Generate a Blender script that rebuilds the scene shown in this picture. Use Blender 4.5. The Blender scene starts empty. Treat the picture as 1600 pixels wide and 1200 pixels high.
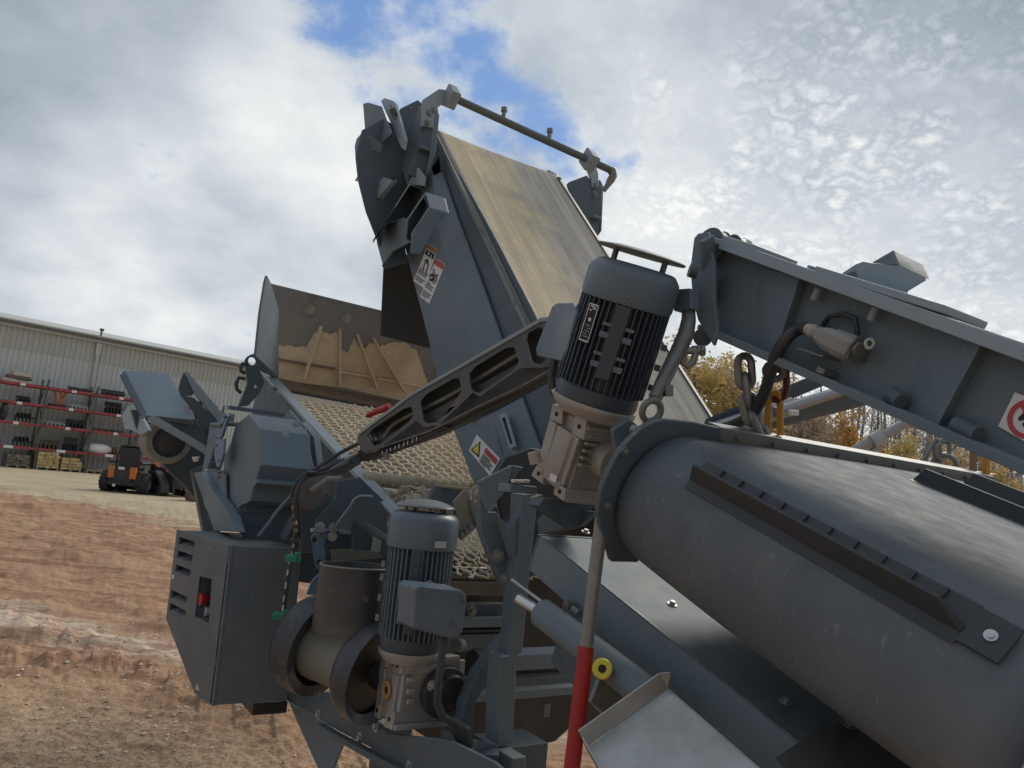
import bpy, bmesh, math, random
import numpy as np
from math import sin, cos, pi, radians, sqrt, atan2
from mathutils import Vector, Matrix
from mathutils.geometry import tessellate_polygon

S = bpy.context.scene
COL = S.collection
V = Vector

# ---------------------------------------------------------------- camera
F_PX, EYE = 1200.0, 1.6
PITCH, ROLL = radians(7.7), radians(5.5)
_f = V((0, cos(PITCH), sin(PITCH)))
_r = V((1, 0, 0)); _u = V((0, -sin(PITCH), cos(PITCH)))
CR = cos(ROLL) * _r + sin(ROLL) * _u
CU = -sin(ROLL) * _r + cos(ROLL) * _u
CP = V((0, 0, EYE))
cam = bpy.data.cameras.new('camera'); cam.sensor_width = 36.0; cam.lens = 36.0 * F_PX / 1600.0
cam.clip_start = 0.05; cam.clip_end = 3000
co = bpy.data.objects.new('camera', cam); COL.objects.link(co); S.camera = co
co.matrix_world = Matrix(((CR.x, CU.x, -_f.x, CP.x), (CR.y, CU.y, -_f.y, CP.y), (CR.z, CU.z, -_f.z, CP.z), (0, 0, 0, 1)))

# ---------------------------------------------------------------- sky, sun, exposure
SUN_EL, SUN_AZ = radians(42), radians(40)          # azimuth to the right of straight ahead
S.view_settings.view_transform = 'Standard'; S.view_settings.look = 'None'
S.view_settings.exposure = 0.5; S.view_settings.gamma = 1.0; S.view_settings.use_curve_mapping = False
sun = bpy.data.lights.new('sun', 'SUN'); sun.energy = 1.4; sun.angle = radians(30); sun.color = (1.0, 0.93, 0.82)
so = bpy.data.objects.new('sun', sun); COL.objects.link(so)
sdir = V((sin(SUN_AZ) * cos(SUN_EL), cos(SUN_AZ) * cos(SUN_EL), sin(SUN_EL)))
so.rotation_euler = (-sdir).to_track_quat('-Z', 'Y').to_euler(); so.location = (0, 0, 30)

W = bpy.data.worlds.new('World'); S.world = W; W.use_nodes = True

class G:
    """tiny node-graph writer"""
    def __init__(s, nt): s.nt = nt
    def n(s, t, **kw):
        nd = s.nt.nodes.new(t)
        for k, v in kw.items(): setattr(nd, k, v)
        return nd
    def _in(s, sock, v):
        if v is None: return
        if hasattr(v, 'is_output'): s.nt.links.new(v, sock)
        else:
            if isinstance(v, (tuple, list)) and len(v) == 3 and sock.type == 'RGBA': v = (*v, 1)
            sock.default_value = v
    def m(s, op, a, b=None, c=None, clamp=False):
        nd = s.n('ShaderNodeMath', operation=op, use_clamp=clamp)
        for i, v in enumerate((a, b, c)): s._in(nd.inputs[i], v)
        return nd.outputs[0]
    def vm(s, op, a, b=None, out=0):
        nd = s.n('ShaderNodeVectorMath', operation=op)
        s._in(nd.inputs[0], a); s._in(nd.inputs[1], b)
        return nd.outputs['Value'] if op in ('DOT_PRODUCT', 'LENGTH') else nd.outputs[0]
    def mix(s, f, a, b, blend='MIX'):
        nd = s.n('ShaderNodeMix', data_type='RGBA', blend_type=blend)
        s._in(nd.inputs[0], f); s._in(nd.inputs[6], a); s._in(nd.inputs[7], b)
        return nd.outputs[2]
    def ss(s, x, lo, hi, a=0., b=1.):
        nd = s.n('ShaderNodeMapRange', interpolation_type='SMOOTHSTEP')
        s._in(nd.inputs[0], x); s._in(nd.inputs[1], lo); s._in(nd.inputs[2], hi); s._in(nd.inputs[3], a); s._in(nd.inputs[4], b)
        return nd.outputs[0]
    def noise(s, vec, scale, detail=4., rough=.55, dist=0., out=0):
        nd = s.n('ShaderNodeTexNoise')
        s._in(nd.inputs['Vector'], vec); nd.inputs['Scale'].default_value = scale
        nd.inputs['Detail'].default_value = detail; nd.inputs['Roughness'].default_value = rough
        nd.inputs['Distortion'].default_value = dist
        return nd.outputs[out]

def dir_px(x, y): return (_f + (x - 800) / F_PX * CR - (y - 600) / F_PX * CU).normalized()

def build_sky():
    nt = W.node_tree; nt.nodes.clear(); g = G(nt)
    out = g.n('ShaderNodeOutputWorld'); bg = g.n('ShaderNodeBackground'); bg.inputs[1].default_value = 0.1
    sky = g.n('ShaderNodeTexSky', sky_type='NISHITA'); sky.sun_disc = False
    sky.sun_elevation = SUN_EL; sky.sun_rotation = SUN_AZ; sky.air_density = 1.3; sky.dust_density = .6; sky.ozone_density = 2.5
    d = g.vm('NORMALIZE', g.n('ShaderNodeTexCoord').outputs['Generated'])
    sep = g.n('ShaderNodeSeparateXYZ'); nt.links.new(d, sep.inputs[0])
    h = g.m('ADD', g.m('MAXIMUM', sep.outputs[2], 0.0), 0.42)
    cmb = g.n('ShaderNodeCombineXYZ')
    nt.links.new(g.m('DIVIDE', sep.outputs[0], h), cmb.inputs[0]); nt.links.new(g.m('DIVIDE', sep.outputs[1], h), cmb.inputs[1])
    p = cmb.outputs[0]
    def blob(x, y, w):                                # soft patch of sky around a direction
        c = g.vm('DOT_PRODUCT', d, tuple(dir_px(x, y)))
        return g.ss(c, cos(w), 1.0)
    big = g.noise(p, 2.3, 5, .5, .1)
    fine = g.noise(p, 7.5, 7, .56, .15)
    puff = g.noise(p, 19.0, 6, .58, .1)
    bil = g.m('ABSOLUTE', g.m('SUBTRACT', g.m('MULTIPLY', g.noise(p, 27.0, 5, .56, .15), 2.), 1.))
    # blue openings in the cloud deck
    hole = None
    for x, y, w, a in ((575, -20, .13, .95), (625, 50, .13, .8), (700, 120, .11, .8), (790, 195, .115, .85), (845, 240, .075, .6), (650, -80, .16, .75), (960, 250, .05, .5)):
        b = g.m('MULTIPLY', blob(x, y, w), a)
        hole = b if hole is None else g.m('MAXIMUM', hole, b)
    hole = g.m('ADD', hole, g.m('MULTIPLY', g.m('SUBTRACT', fine, .5), 1.9))
    hole = g.m('ADD', hole, g.m('MULTIPLY', g.m('SUBTRACT', puff, .5), 1.0))
    hole = g.m('ADD', hole, g.m('MULTIPLY', g.m('SUBTRACT', big, .5), .6))
    hmask = g.ss(hole, .30, 1.0)
    # light coming through the cloud on the sun's side
    s1 = blob(1360, 330, .50); s2 = blob(1320, 280, .33)
    glow = g.m('ADD', g.m('MULTIPLY', s1, .34), g.m('MULTIPLY', s2, .14))
    edge = g.m('MULTIPLY', blob(560, 130, .22), .34)
    low = g.m('MULTIPLY', blob(330, 420, .33), .24)
    low2 = g.m('MULTIPLY', blob(60, 430, .20), .16)
    dark = g.m('ADD', g.m('MULTIPLY', blob(150, 120, .40), .13), g.m('MULTIPLY', blob(1620, 0, .42), .44))
    b = g.m('ADD', g.m('MULTIPLY', g.m('SUBTRACT', big, .5), 1.0), .375)
    b = g.m('ADD', b, g.m('MULTIPLY', g.m('SUBTRACT', fine, .5), .50))
    pf = g.m('MULTIPLY', g.m('SUBTRACT', bil, .20), g.m('MULTIPLY', g.m('ADD', s2, g.m('MULTIPLY', s1, .6)), g.ss(fine, .38, .62, .12, .72)))
    for q in (glow, edge, low, low2, pf): b = g.m('ADD', b, q)
    b = g.m('SUBTRACT', b, dark)
    side = g.vm('DOT_PRODUCT', d, tuple(dir_px(1320, 300)))            # cloud brightens sunward; unseen sky behind the camera dimmed to add contrast
    b = g.m('ADD', b, g.m('MULTIPLY', g.m('SUBTRACT', side, .42), .24))
    ramp = g.n('ShaderNodeValToRGB'); nt.links.new(b, ramp.inputs[0])
    cr = ramp.color_ramp
    cr.elements[0].position = 0.0; cr.elements[0].color = (.17, .205, .245, 1)
    cr.elements[1].position = 1.0; cr.elements[1].color = (.70, .71, .695, 1)
    for pos, c in ((.30, (.275, .315, .36)), (.52, (.385, .425, .47)), (.74, (.52, .55, .575))):
        e = cr.elements.new(pos); e.color = (*c, 1)
    cl = g.vm('SCALE', ramp.outputs[0]); cl.node.inputs['Scale'].default_value = 9.6
    blue = g.mix(.55, g.vm('MULTIPLY', sky.outputs[0], (.8, .78, .78)), (1.1, 2.25, 4.9))
    colr = g.mix(hmask, cl, blue)
    nt.links.new(colr, bg.inputs[0]); nt.links.new(bg.outputs[0], out.inputs[0])
build_sky()

# ---------------------------------------------------------------- machine frame (all machines stand on this heading)
AZ = radians(33)
ML = V((-sin(AZ), cos(AZ), 0))         # along the machine, away from the viewer
MC = V((cos(AZ), sin(AZ), 0))          # across it, to the right
MZ = V((0, 0, 1))
def inc(t): t = radians(t); return cos(t) * ML + sin(t) * MZ
def nrm(t): t = radians(t); return -sin(t) * ML + cos(t) * MZ
def P(x, y, d): return CP + d * (_f + (x - 800) / F_PX * CR - (y - 600) / F_PX * CU)
def depth(p): return (p - CP).dot(_f)
class Plane:
    def __init__(s, o, n): s.o = o.copy(); s.n = n.normalized()
    def at(s, x, y, off=0.):
        d = P(x, y, 1) - CP
        return CP + d * ((s.o + s.n * off - CP).dot(s.n) / d.dot(s.n))
    def pts(s, l, off=0.): return [s.at(x, y, off) for x, y in l]
    def shift(s, k): return Plane(s.o + s.n * k, s.n)
def PL(x, y, d, n): return Plane(P(x, y, d), n)
GROUND = Plane(V((0, 0, 0)), MZ)

# ---------------------------------------------------------------- mesh builder
def frame(ax):
    ax = ax.normalized(); t = V((0, 0, 1)) if abs(ax.z) < .9 else V((1, 0, 0))
    u = ax.cross(t).normalized(); return u, ax.cross(u).normalized()
class MB:
    def __init__(s): s.v = []; s.f = []; s.sm = []
    def add(s, vs, fs, sm=False):
        b = len(s.v); s.v += [tuple(q) for q in vs]
        for f in fs: s.f.append([i + b for i in f]); s.sm.append(sm)
        return s
    def box(s, o, a, b, c):
        vs = [o, o + a, o + a + b, o + b, o + c, o + a + c, o + a + b + c, o + b + c]
        fs = [[0, 3, 2, 1], [4, 5, 6, 7], [0, 1, 5, 4], [1, 2, 6, 5], [2, 3, 7, 6], [3, 0, 4, 7]]
        if a.cross(b).dot(c) < 0: fs = [f[::-1] for f in fs]
        return s.add(vs, fs)
    def cbox(s, ce, a, b, c): return s.box(ce - a / 2 - b / 2 - c / 2, a, b, c)
    def plate(s, pts, t, holes=(), sm=False):
        """polygon (with holes) thickened by the vector t"""
        loops = [list(pts)] + [list(h) for h in holes]
        flat = [p for l in loops for p in l]; n = len(flat)
        if len(loops) == 1 and len(pts) <= 4: tr = [list(range(len(pts)))]
        else: tr = [list(q) for q in tessellate_polygon(loops)]
        # orientation
        def fn(q):
            a, b, c = (flat[q[0]], flat[q[1]], flat[q[2]]); return (b - a).cross(c - a)
        front, back = [], []
        for q in tr:
            if fn(q).dot(t) > 0: q = q[::-1]
            front.append(q); back.append([i + n for i in q[::-1]])
        side = []; k = 0
        for l in loops:
            m = len(l)
            for i in range(m):
                j = (i + 1) % m; side.append([k + i, k + j, n + k + j, n + k + i])
            k += m
        s.add(flat + [p + t for p in flat], front + back)
        b = len(s.v) - 2 * n
        for q in side: s.f.append([i + b for i in q]); s.sm.append(sm)
        return s
    def quadstrip(s, A, B, t):
        """folded plate between two polylines, thickened by t"""
        n = len(A); vs = list(A) + list(B) + [p + t for p in A] + [p + t for p in B]; fs = []
        for i in range(n - 1):
            fs += [[i, i + 1, n + i + 1, n + i], [2 * n + i, 3 * n + i, 3 * n + i + 1, 2 * n + i + 1],
                   [i, 2 * n + i, 2 * n + i + 1, i + 1], [n + i, n + i + 1, 3 * n + i + 1, 3 * n + i]]
        fs += [[0, n, 3 * n, 2 * n], [n - 1, 3 * n - 1, 4 * n - 1, 2 * n - 1]]
        return s.add(vs, fs)
    def tube(s, pts, r, n=10, closed=False, caps=True, rs=None):
        pts = [V(p) for p in pts]; m = len(pts); T = []
        for i in range(m):
            if closed: t = pts[(i + 1) % m] - pts[i - 1]
            else: t = pts[min(i + 1, m - 1)] - pts[max(i - 1, 0)]
            T.append(t.normalized())
        u, w = frame(T[0]); vs = []
        for i in range(m):
            u = (u - T[i] * u.dot(T[i])).normalized(); w = T[i].cross(u)
            rr = rs[i] if rs else r
            for k in range(n):
                a = 2 * pi * k / n; vs.append(pts[i] + rr * (cos(a) * u + sin(a) * w))
        fs = []
        for i in range(m if closed else m - 1):
            j = (i + 1) % m
            for k in range(n):
                l = (k + 1) % n; fs.append([i * n + k, i * n + l, j * n + l, j * n + k])
        s.add(vs, fs, True)
        if caps and not closed:
            b = len(s.v) - m * n
            s.f.append([b + k for k in range(n)][::-1]); s.sm.append(False)
            s.f.append([b + (m - 1) * n + k for k in range(n)]); s.sm.append(False)
        return s
    def cyl(s, a, b, r, n=20, r2=None): return s.tube([a, b], r, n, rs=[r, r if r2 is None else r2])
    def lathe(s, o, ax, prof, n=32, u=None, a0=0., a1=2 * pi):
        """prof: list of (radius, height along ax)"""
        ax = ax.normalized()
        if u is None: u, w = frame(ax)
        else: u = (u - ax * u.dot(ax)).normalized(); w = ax.cross(u)
        full = abs(a1 - a0 - 2 * pi) < 1e-6; m = n if full else n + 1; vs = []
        for r, h in prof:
            for k in range(m):
                a = a0 + (a1 - a0) * k / n; vs.append(o + ax * h + max(r, 1e-4) * (cos(a) * u + sin(a) * w))
        fs = []
        for i in range(len(prof) - 1):
            for k in range(n):
                l = (k + 1) % m; fs.append([i * m + k, i * m + l, (i + 1) * m + l, (i + 1) * m + k])
        return s.add(vs, fs, True)
    def ring(s, ce, nn, R, r, n=20, k=8):
        u, w = frame(nn)
        return s.tube([ce + R * (cos(2 * pi * i / n) * u + sin(2 * pi * i / n) * w) for i in range(n)], r, k, closed=True)
    def bolt(s, p, nn, r=.009, h=.007, washer=True):
        nn = nn.normalized()
        if washer: s.cyl(p, p + nn * .0025, r * 1.75, 12)
        s.cyl(p, p + nn * (h + .0025), r, 6); return s
    def link(s, ce, ax, side, L, Wd, r, n=7):
        """one oval chain link; ax = long direction, side = short direction"""
        ax = ax.normalized(); side = side.normalized(); pts = []
        for k in range(n + 1):
            a = pi * k / n; pts.append(ce + ax * (L / 2 - Wd / 2) + Wd / 2 * (cos(a) * side + sin(a) * ax))
        for k in range(n + 1):
            a = pi + pi * k / n; pts.append(ce - ax * (L / 2 - Wd / 2) + Wd / 2 * (cos(a) * side + sin(a) * ax))
        return s.tube(pts, r, 8, closed=True)
    def mesh(s, name, m=None, sharp=35):
        me = bpy.data.meshes.new(name); me.from_pydata(s.v, [], s.f); me.validate()
        if len(me.polygons) == len(s.sm): me.polygons.foreach_set('use_smooth', s.sm)
        me.update()
        if any(s.sm) and sharp: 
            try: me.set_sharp_from_angle(angle=radians(sharp))
            except Exception: pass
        if m is not None: me.materials.append(m)
        return me

def _rec(me):
    bm = bmesh.new(); bm.from_mesh(me); bmesh.ops.recalc_face_normals(bm, faces=bm.faces); bm.to_mesh(me); bm.free()
def thing(name, label, cat, loc, group=None):
    o = bpy.data.objects.new(name, None); o.empty_display_size = .1; COL.objects.link(o); o.location = loc
    o['label'] = label; o['category'] = cat
    if group: o['group'] = group
    return o
def wloc(o):
    p = V(o.location)
    while o.parent: o = o.parent; p += V(o.location)
    return p
def part(name, mb, m, parent=None, bevel=0., label=None, kind=None, seg=2, rec=True):
    me = mb if isinstance(mb, bpy.types.Mesh) else mb.mesh(name, m)
    if rec: _rec(me)
    o = bpy.data.objects.new(name, me); COL.objects.link(o)
    if parent: o.parent = parent; o.location = -wloc(parent)
    if bevel:
        b = o.modifiers.new('bevel', 'BEVEL'); b.width = bevel; b.segments = seg; b.limit_method = 'ANGLE'; b.angle_limit = radians(40); b.harden_normals = True
        me.polygons.foreach_set('use_smooth', [True] * len(me.polygons)); me.set_sharp_from_angle(angle=radians(40))
    if label: o['label'] = label
    if kind: o['kind'] = kind
    return o
def single(name, mb, m, label, cat, base=None, group=None, bevel=0., kind=None):
    """a thing that is one mesh: origin at its base"""
    o = part(name, mb, m, None, bevel)
    vs = np.array([v.co[:] for v in o.data.vertices]); 
    b = V((float(vs[:, 0].mean()), float(vs[:, 1].mean()), float(vs[:, 2].min()))) if base is None else base
    o.data.transform(Matrix.Translation(-b)); o.location = b
    if label: o['label'] = label
    if cat: o['category'] = cat
    if group: o['group'] = group
    if kind: o['kind'] = kind
    return o
def copy_tree(root, loc, rotz=0., label=None, group=None, scale=None):
    r = root.copy(); COL.objects.link(r); r.location = loc; r.rotation_euler = (0, 0, rotz)
    if scale: r.scale = (scale,) * 3
    if label: r['label'] = label
    if group: r['group'] = group
    for ch in list(root.children):
        c = ch.copy(); COL.objects.link(c); c.parent = r
        for gc in list(ch.children):
            q = gc.copy(); COL.objects.link(q); q.parent = c
    return r

# ---------------------------------------------------------------- materials
def mat(name, base, rough=.5, metal=0., layers=(), bump=(), rough_var=0., coat=0., spec=.5, coords='Object', rscale=6., vec_scale=None, emit=None, wear=0.):
    m = bpy.data.materials.new(name); m.use_nodes = True; nt = m.node_tree; g = G(nt)
    bs = nt.nodes['Principled BSDF']
    tc = g.n('ShaderNodeTexCoord').outputs[coords]
    col = None
    for sc, c, lo, hi, *rest in layers:
        st = rest[0] if rest else (1, 1, 1); det = rest[1] if len(rest) > 1 else 5.; amt = rest[2] if len(rest) > 2 else 1.
        v = g.vm('MULTIPLY', tc, tuple(st)) if tuple(st) != (1, 1, 1) else tc
        f = g.ss(g.noise(v, sc, det, .6), lo, hi, 0., amt)
        col = g.mix(f, col if col is not None else base, c)
    if wear:
        # rain-washed dust streaks, dust lying on flat tops, rubbed, chipped edges that also paint in edge highlights
        geo = g.n('ShaderNodeNewGeometry'); nz = g.n('ShaderNodeSeparateXYZ'); nt.links.new(geo.outputs['Normal'], nz.inputs[0])
        stv = g.vm('MULTIPLY', tc, (9., 9., .7))
        col = g.mix(g.ss(g.noise(stv, 1.6, 5, .6), .58, .82, 0., .38), col, (.20, .18, .15))
        top = g.m('MULTIPLY', g.ss(nz.outputs[2], .45, .95), g.ss(g.noise(tc, 6., 6, .65), .38, .72, 0., .42))
        col = g.mix(top, col, (.26, .235, .19))
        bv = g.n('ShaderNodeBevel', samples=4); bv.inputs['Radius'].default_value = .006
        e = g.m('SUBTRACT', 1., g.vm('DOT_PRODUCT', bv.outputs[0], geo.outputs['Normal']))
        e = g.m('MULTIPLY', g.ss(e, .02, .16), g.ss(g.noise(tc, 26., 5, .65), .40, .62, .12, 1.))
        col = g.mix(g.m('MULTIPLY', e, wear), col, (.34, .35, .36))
        chip = g.m('MULTIPLY', g.ss(g.noise(tc, 60., 3, .55), .68, .72), g.ss(g.noise(tc, 5., 3, .5), .46, .60, 0., .9))
        col = g.mix(chip, col, (.30, .29, .27))
    if col is None: bs.inputs['Base Color'].default_value = (*base, 1)
    else: nt.links.new(col, bs.inputs['Base Color'])
    bs.inputs['Metallic'].default_value = metal; bs.inputs['Roughness'].default_value = rough
    bs.inputs['Specular IOR Level'].default_value = spec
    if rough_var:
        nt.links.new(g.ss(g.noise(tc, rscale, 5, .6), .3, .7, max(rough - rough_var, .05), min(rough + rough_var, 1)), bs.inputs['Roughness'])
    if coat: bs.inputs['Coat Weight'].default_value = coat; bs.inputs['Coat Roughness'].default_value = .25
    prev = None
    for sc, strength, dist, *rest in bump:
        st = rest[0] if rest else (1, 1, 1)
        v = g.vm('MULTIPLY', tc, tuple(st)) if tuple(st) != (1, 1, 1) else tc
        b = g.n('ShaderNodeBump'); b.inputs['Strength'].default_value = strength; b.inputs['Distance'].default_value = dist
        nt.links.new(g.noise(v, sc, 4, .6), b.inputs['Height'])
        if prev is not None: nt.links.new(prev, b.inputs['Normal'])
        prev = b.outputs[0]
    if prev is not None: nt.links.new(prev, bs.inputs['Normal'])
    if emit: bs.inputs['Emission Color'].default_value = (*emit[0], 1); bs.inputs['Emission Strength'].default_value = emit[1]
    return m
DUST = (.30, .245, .17)
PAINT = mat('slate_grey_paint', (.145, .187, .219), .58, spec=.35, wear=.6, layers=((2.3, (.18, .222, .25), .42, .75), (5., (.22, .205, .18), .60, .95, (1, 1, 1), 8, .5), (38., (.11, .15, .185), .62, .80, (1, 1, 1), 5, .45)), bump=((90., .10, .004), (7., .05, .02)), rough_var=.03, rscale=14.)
PAINT_D = mat('shaded_slate_paint', (.088, .118, .142), .5, spec=.4, wear=.55, layers=((3., (.10, .132, .158), .45, .75), (6., (.12, .11, .09), .62, .95, (1, 1, 1), 8, .5)), bump=((90., .10, .004),), rough_var=.12)  # darker copy of the slate paint, shade coloured into turned-away and recessed faces
PAINT_L = mat('lit_slate_paint', (.28, .345, .39), .46, spec=.4, wear=.4, layers=((3., (.33, .385, .42), .4, .8), (9., (.21, .19, .16), .6, .95, (1, 1, 1), 6, .5)), bump=((90., .08, .004),), rough_var=.12)  # paler copy of the slate paint, light coloured into tops, flanges and edges
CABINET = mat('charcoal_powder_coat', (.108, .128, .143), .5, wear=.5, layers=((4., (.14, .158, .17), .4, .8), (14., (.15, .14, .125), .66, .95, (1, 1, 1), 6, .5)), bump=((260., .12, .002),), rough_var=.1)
BLUE = mat('blue_grey_paint', (.12, .19, .27), .42, layers=((8., (.16, .18, .2), .5, .9),), bump=((90., .08, .004),))
MOTOR = mat('motor_blue_grey_enamel', (.13, .17, .21), .44, spec=.4, wear=.3, layers=((8., (.165, .195, .22), .45, .8), (30., (.18, .17, .15), .62, .9, (1, 1, 1), 5, .45)), bump=((120., .12, .003),), rough_var=.1)
MOTOR_D = mat('motor_dark_fins', (.055, .07, .092), .4, layers=((9., (.06, .066, .076), .5, .85),), bump=((120., .1, .003),))
ALU = mat('cast_aluminium_dusty', (.40, .36, .32), .55, .35, layers=((7., (.30, .24, .19), .42, .75), (22., (.20, .16, .13), .55, .85, (1, 1, 1), 6, .7), (60., (.55, .52, .48), .62, .82, (1, 1, 1), 3, .6)), bump=((140., .3, .003),))
ALU_C = mat('cast_aluminium_clean', (.46, .46, .45), .45, .5, layers=((8., (.36, .34, .32), .45, .8), (30., (.28, .24, .2), .6, .9, (1, 1, 1), 6, .6)), bump=((140., .25, .003),))
RUBBER = mat('black_belt_rubber', (.118, .135, .155), .70, spec=.25, layers=((2.6, (.17, .182, .196), .42, .75), (3.4, (.082, .084, .092), .5, .75), (2.2, (.235, .215, .175), .54, .85, (1, 1, 1), 9, .75), (40., (.25, .24, .22), .60, .72, (1, 2.5, 1), 4, .6), (120., (.26, .25, .23), .71, .77, (1, 1, .3), 2, .3), (11., (.17, .165, .155), .60, .72, (1, 1, 3.), 6, .5)), bump=((160., .18, .003), (12., .15, .008), (3.2, .12, .03)), rough_var=.06, rscale=16.)
RUBBER_D = mat('black_rubber', (.044, .048, .053), .5, layers=((10., (.05, .048, .046), .55, .9),), bump=((120., .15, .002),))
STEEL = mat('bright_steel', (.58, .58, .57), .28, .95, layers=((12., (.40, .39, .37), .45, .8),), bump=((200., .06, .002),))
ZINC = mat('galvanised_steel', (.47, .47, .45), .42, .8, layers=((18., (.36, .35, .32), .45, .75), (50., (.58, .58, .56), .55, .8)), bump=((90., .12, .003),))
GREYSTEEL = mat('dull_grey_steel', (.23, .235, .225), .5, .4, layers=((14., (.17, .165, .15), .45, .8),), bump=((120., .15, .003),))
STAIN = mat('brushed_stainless', (.46, .46, .45), .42, .9, layers=((3., (.40, .40, .385), .35, .7), (9., (.60, .60, .59), .5, .8, (1, 1, 1), 4, .6), (46., (.30, .28, .25), .66, .8, (1, 1, 1), 4, .7)), bump=((160., .06, .003),), rough_var=.14)
CHAINM = mat('chain_steel', (.30, .295, .28), .5, .7, layers=((20., (.22, .19, .16), .45, .8),), bump=((90., .2, .003),))
RED = mat('red_paint', (.42, .018, .022), .42, layers=((9., (.30, .02, .02), .4, .8),))
DKRED = mat('dark_red_paint', (.15, .025, .025), .4, layers=((20., (.08, .02, .02), .4, .8),))
YEL = mat('yellow_orange_paint', (.62, .30, .03), .45, layers=((30., (.45, .22, .04), .5, .8),))
YELR = mat('yellow_plastic', (.72, .60, .05), .4)
BELT = mat('dusty_tan_belt', (.36, .29, .185), .75, layers=((1.2, (.30, .265, .205), .4, .7), (2.2, (.24, .225, .19), .48, .72, (1, 1, 1), 8, .75), (34., (.20, .165, .11), .56, .70, (1, 1, 1), 3, .5), (9., (.42, .35, .24), .55, .8, (1, 1, 1), 6, .8)), bump=((40., .2, .006),))
DUSTY = mat('dust_caked_steel', (.76, .64, .46), .85, layers=((1.6, (.52, .43, .31), .44, .62), (2.4, (.68, .55, .38), .4, .7), (6., (.24, .22, .19), .62, .82, (1, 1, 1), 8, .8), (18., (.62, .52, .37), .5, .75)), bump=((26., .5, .01), (120., .3, .003)))
HOPPERM = mat('worn_hopper_steel', (.24, .255, .27), .45, layers=((2.2, (.36, .30, .225), .53, .68, (1, 1, 1), 8, .5), (5., (.12, .11, .10), .55, .75), (20., (.24, .21, .17), .5, .8)), bump=((30., .3, .006),))
RUST = mat('rusty_steel', (.22, .15, .10), .7, .1, layers=((12., (.24, .17, .11), .4, .7), (30., (.09, .07, .06), .5, .75)), bump=((60., .4, .005),))
WIRE = mat('dusty_screen_wire', (.76, .65, .46), .7, .0, layers=((9., (.80, .70, .52), .45, .7), (5., (.40, .34, .26), .55, .8)))
STONE = mat('dusty_stone', (.42, .36, .27), .85, layers=((10., (.30, .25, .18), .4, .7), (30., (.5, .44, .34), .5, .8)), bump=((40., .5, .01),))
LINING = mat('grey_dusty_drum', (.19, .185, .16), .7, layers=((3., (.27, .25, .2), .42, .7, (1, 1, 1), 7), (24., (.12, .12, .11), .55, .8)), bump=((50., .2, .004),))
WHITE = mat('white_sticker', (.72, .72, .72), .5)
BLACK = mat('black_print', (.015, .015, .016), .6)
REDP = mat('red_print', (.50, .06, .07), .5)
ORANGEP = mat('amber_print', (.34, .17, .06), .5)
YELP = mat('yellow_print', (.72, .55, .04), .5)
GREENP = mat('green_clip_plastic', (.02, .22, .13), .45)
DARKHOLE = mat('dark_cavity', (.012, .013, .015), .8)
WOODP = mat('pallet_wood', (.30, .24, .16), .8, layers=((6., (.22, .17, .11), .4, .7, (1, 1, 6)),))

# ================================================================= GROUND
rng = np.random.default_rng(7)
def vnoise(x, y, seed=0):
    """value noise, numpy"""
    xi = np.floor(x).astype(np.int64); yi = np.floor(y).astype(np.int64); xf = x - xi; yf = y - yi
    def hsh(a, b):
        h = (a * 374761393 + b * 668265263 + seed * 974634777) & 0x7fffffff
        h = ((h ^ (h >> 13)) * 1274126177) & 0x7fffffff
        return ((h ^ (h >> 16)) & 0xffff) / 65535.
    u = xf * xf * (3 - 2 * xf); v = yf * yf * (3 - 2 * yf)
    return (hsh(xi, yi) * (1 - u) + hsh(xi + 1, yi) * u) * (1 - v) + (hsh(xi, yi + 1) * (1 - u) + hsh(xi + 1, yi + 1) * u) * v
def fbm(x, y, o=4, seed=0):
    s = 0; a = .5
    for i in range(o): s = s + a * (vnoise(x * 2 ** i, y * 2 ** i, seed + i) - .5); a *= .55
    return s
def ground_h(x, y):
    r = np.hypot(x, y)
    far = np.clip((34 - r) / 8, 0, 1)
    ruts = fbm(x * .16 + y * .05, y * 1.25 - x * .10, 4, 3) * .30 * np.clip((r - 6) / 4, 0, 1)
    clods = np.maximum(fbm(x * 1.3, y * 3.0, 4, 11), .03) * .34 * np.clip((r - 5.2) / 2.5, 0, 1)
    lumps = (np.maximum(fbm(x * 6, y * 13, 4, 31), -.02) * .13 + np.maximum(fbm(x * 2.2, y * 9, 3, 37), 0) * .12) * (np.exp(-((y + .3 * x - 5.0) / .42) ** 2) * .8 + .35)
    tread = (np.sin((x * 1.0 + y * .35) * 26) > .2) * np.exp(-((y + .75 * x - 4.05) / .16) ** 2) * .024
    tread2 = (np.sin((x * 1.0 - y * .5) * 22) > .1) * np.exp(-((y + .18 * x - 5.55) / .17) ** 2) * .028
    fine = fbm(x * 7, y * 9, 4, 23) * .055
    return (ruts + clods + lumps + fine + tread + tread2) * far - .02
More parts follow.
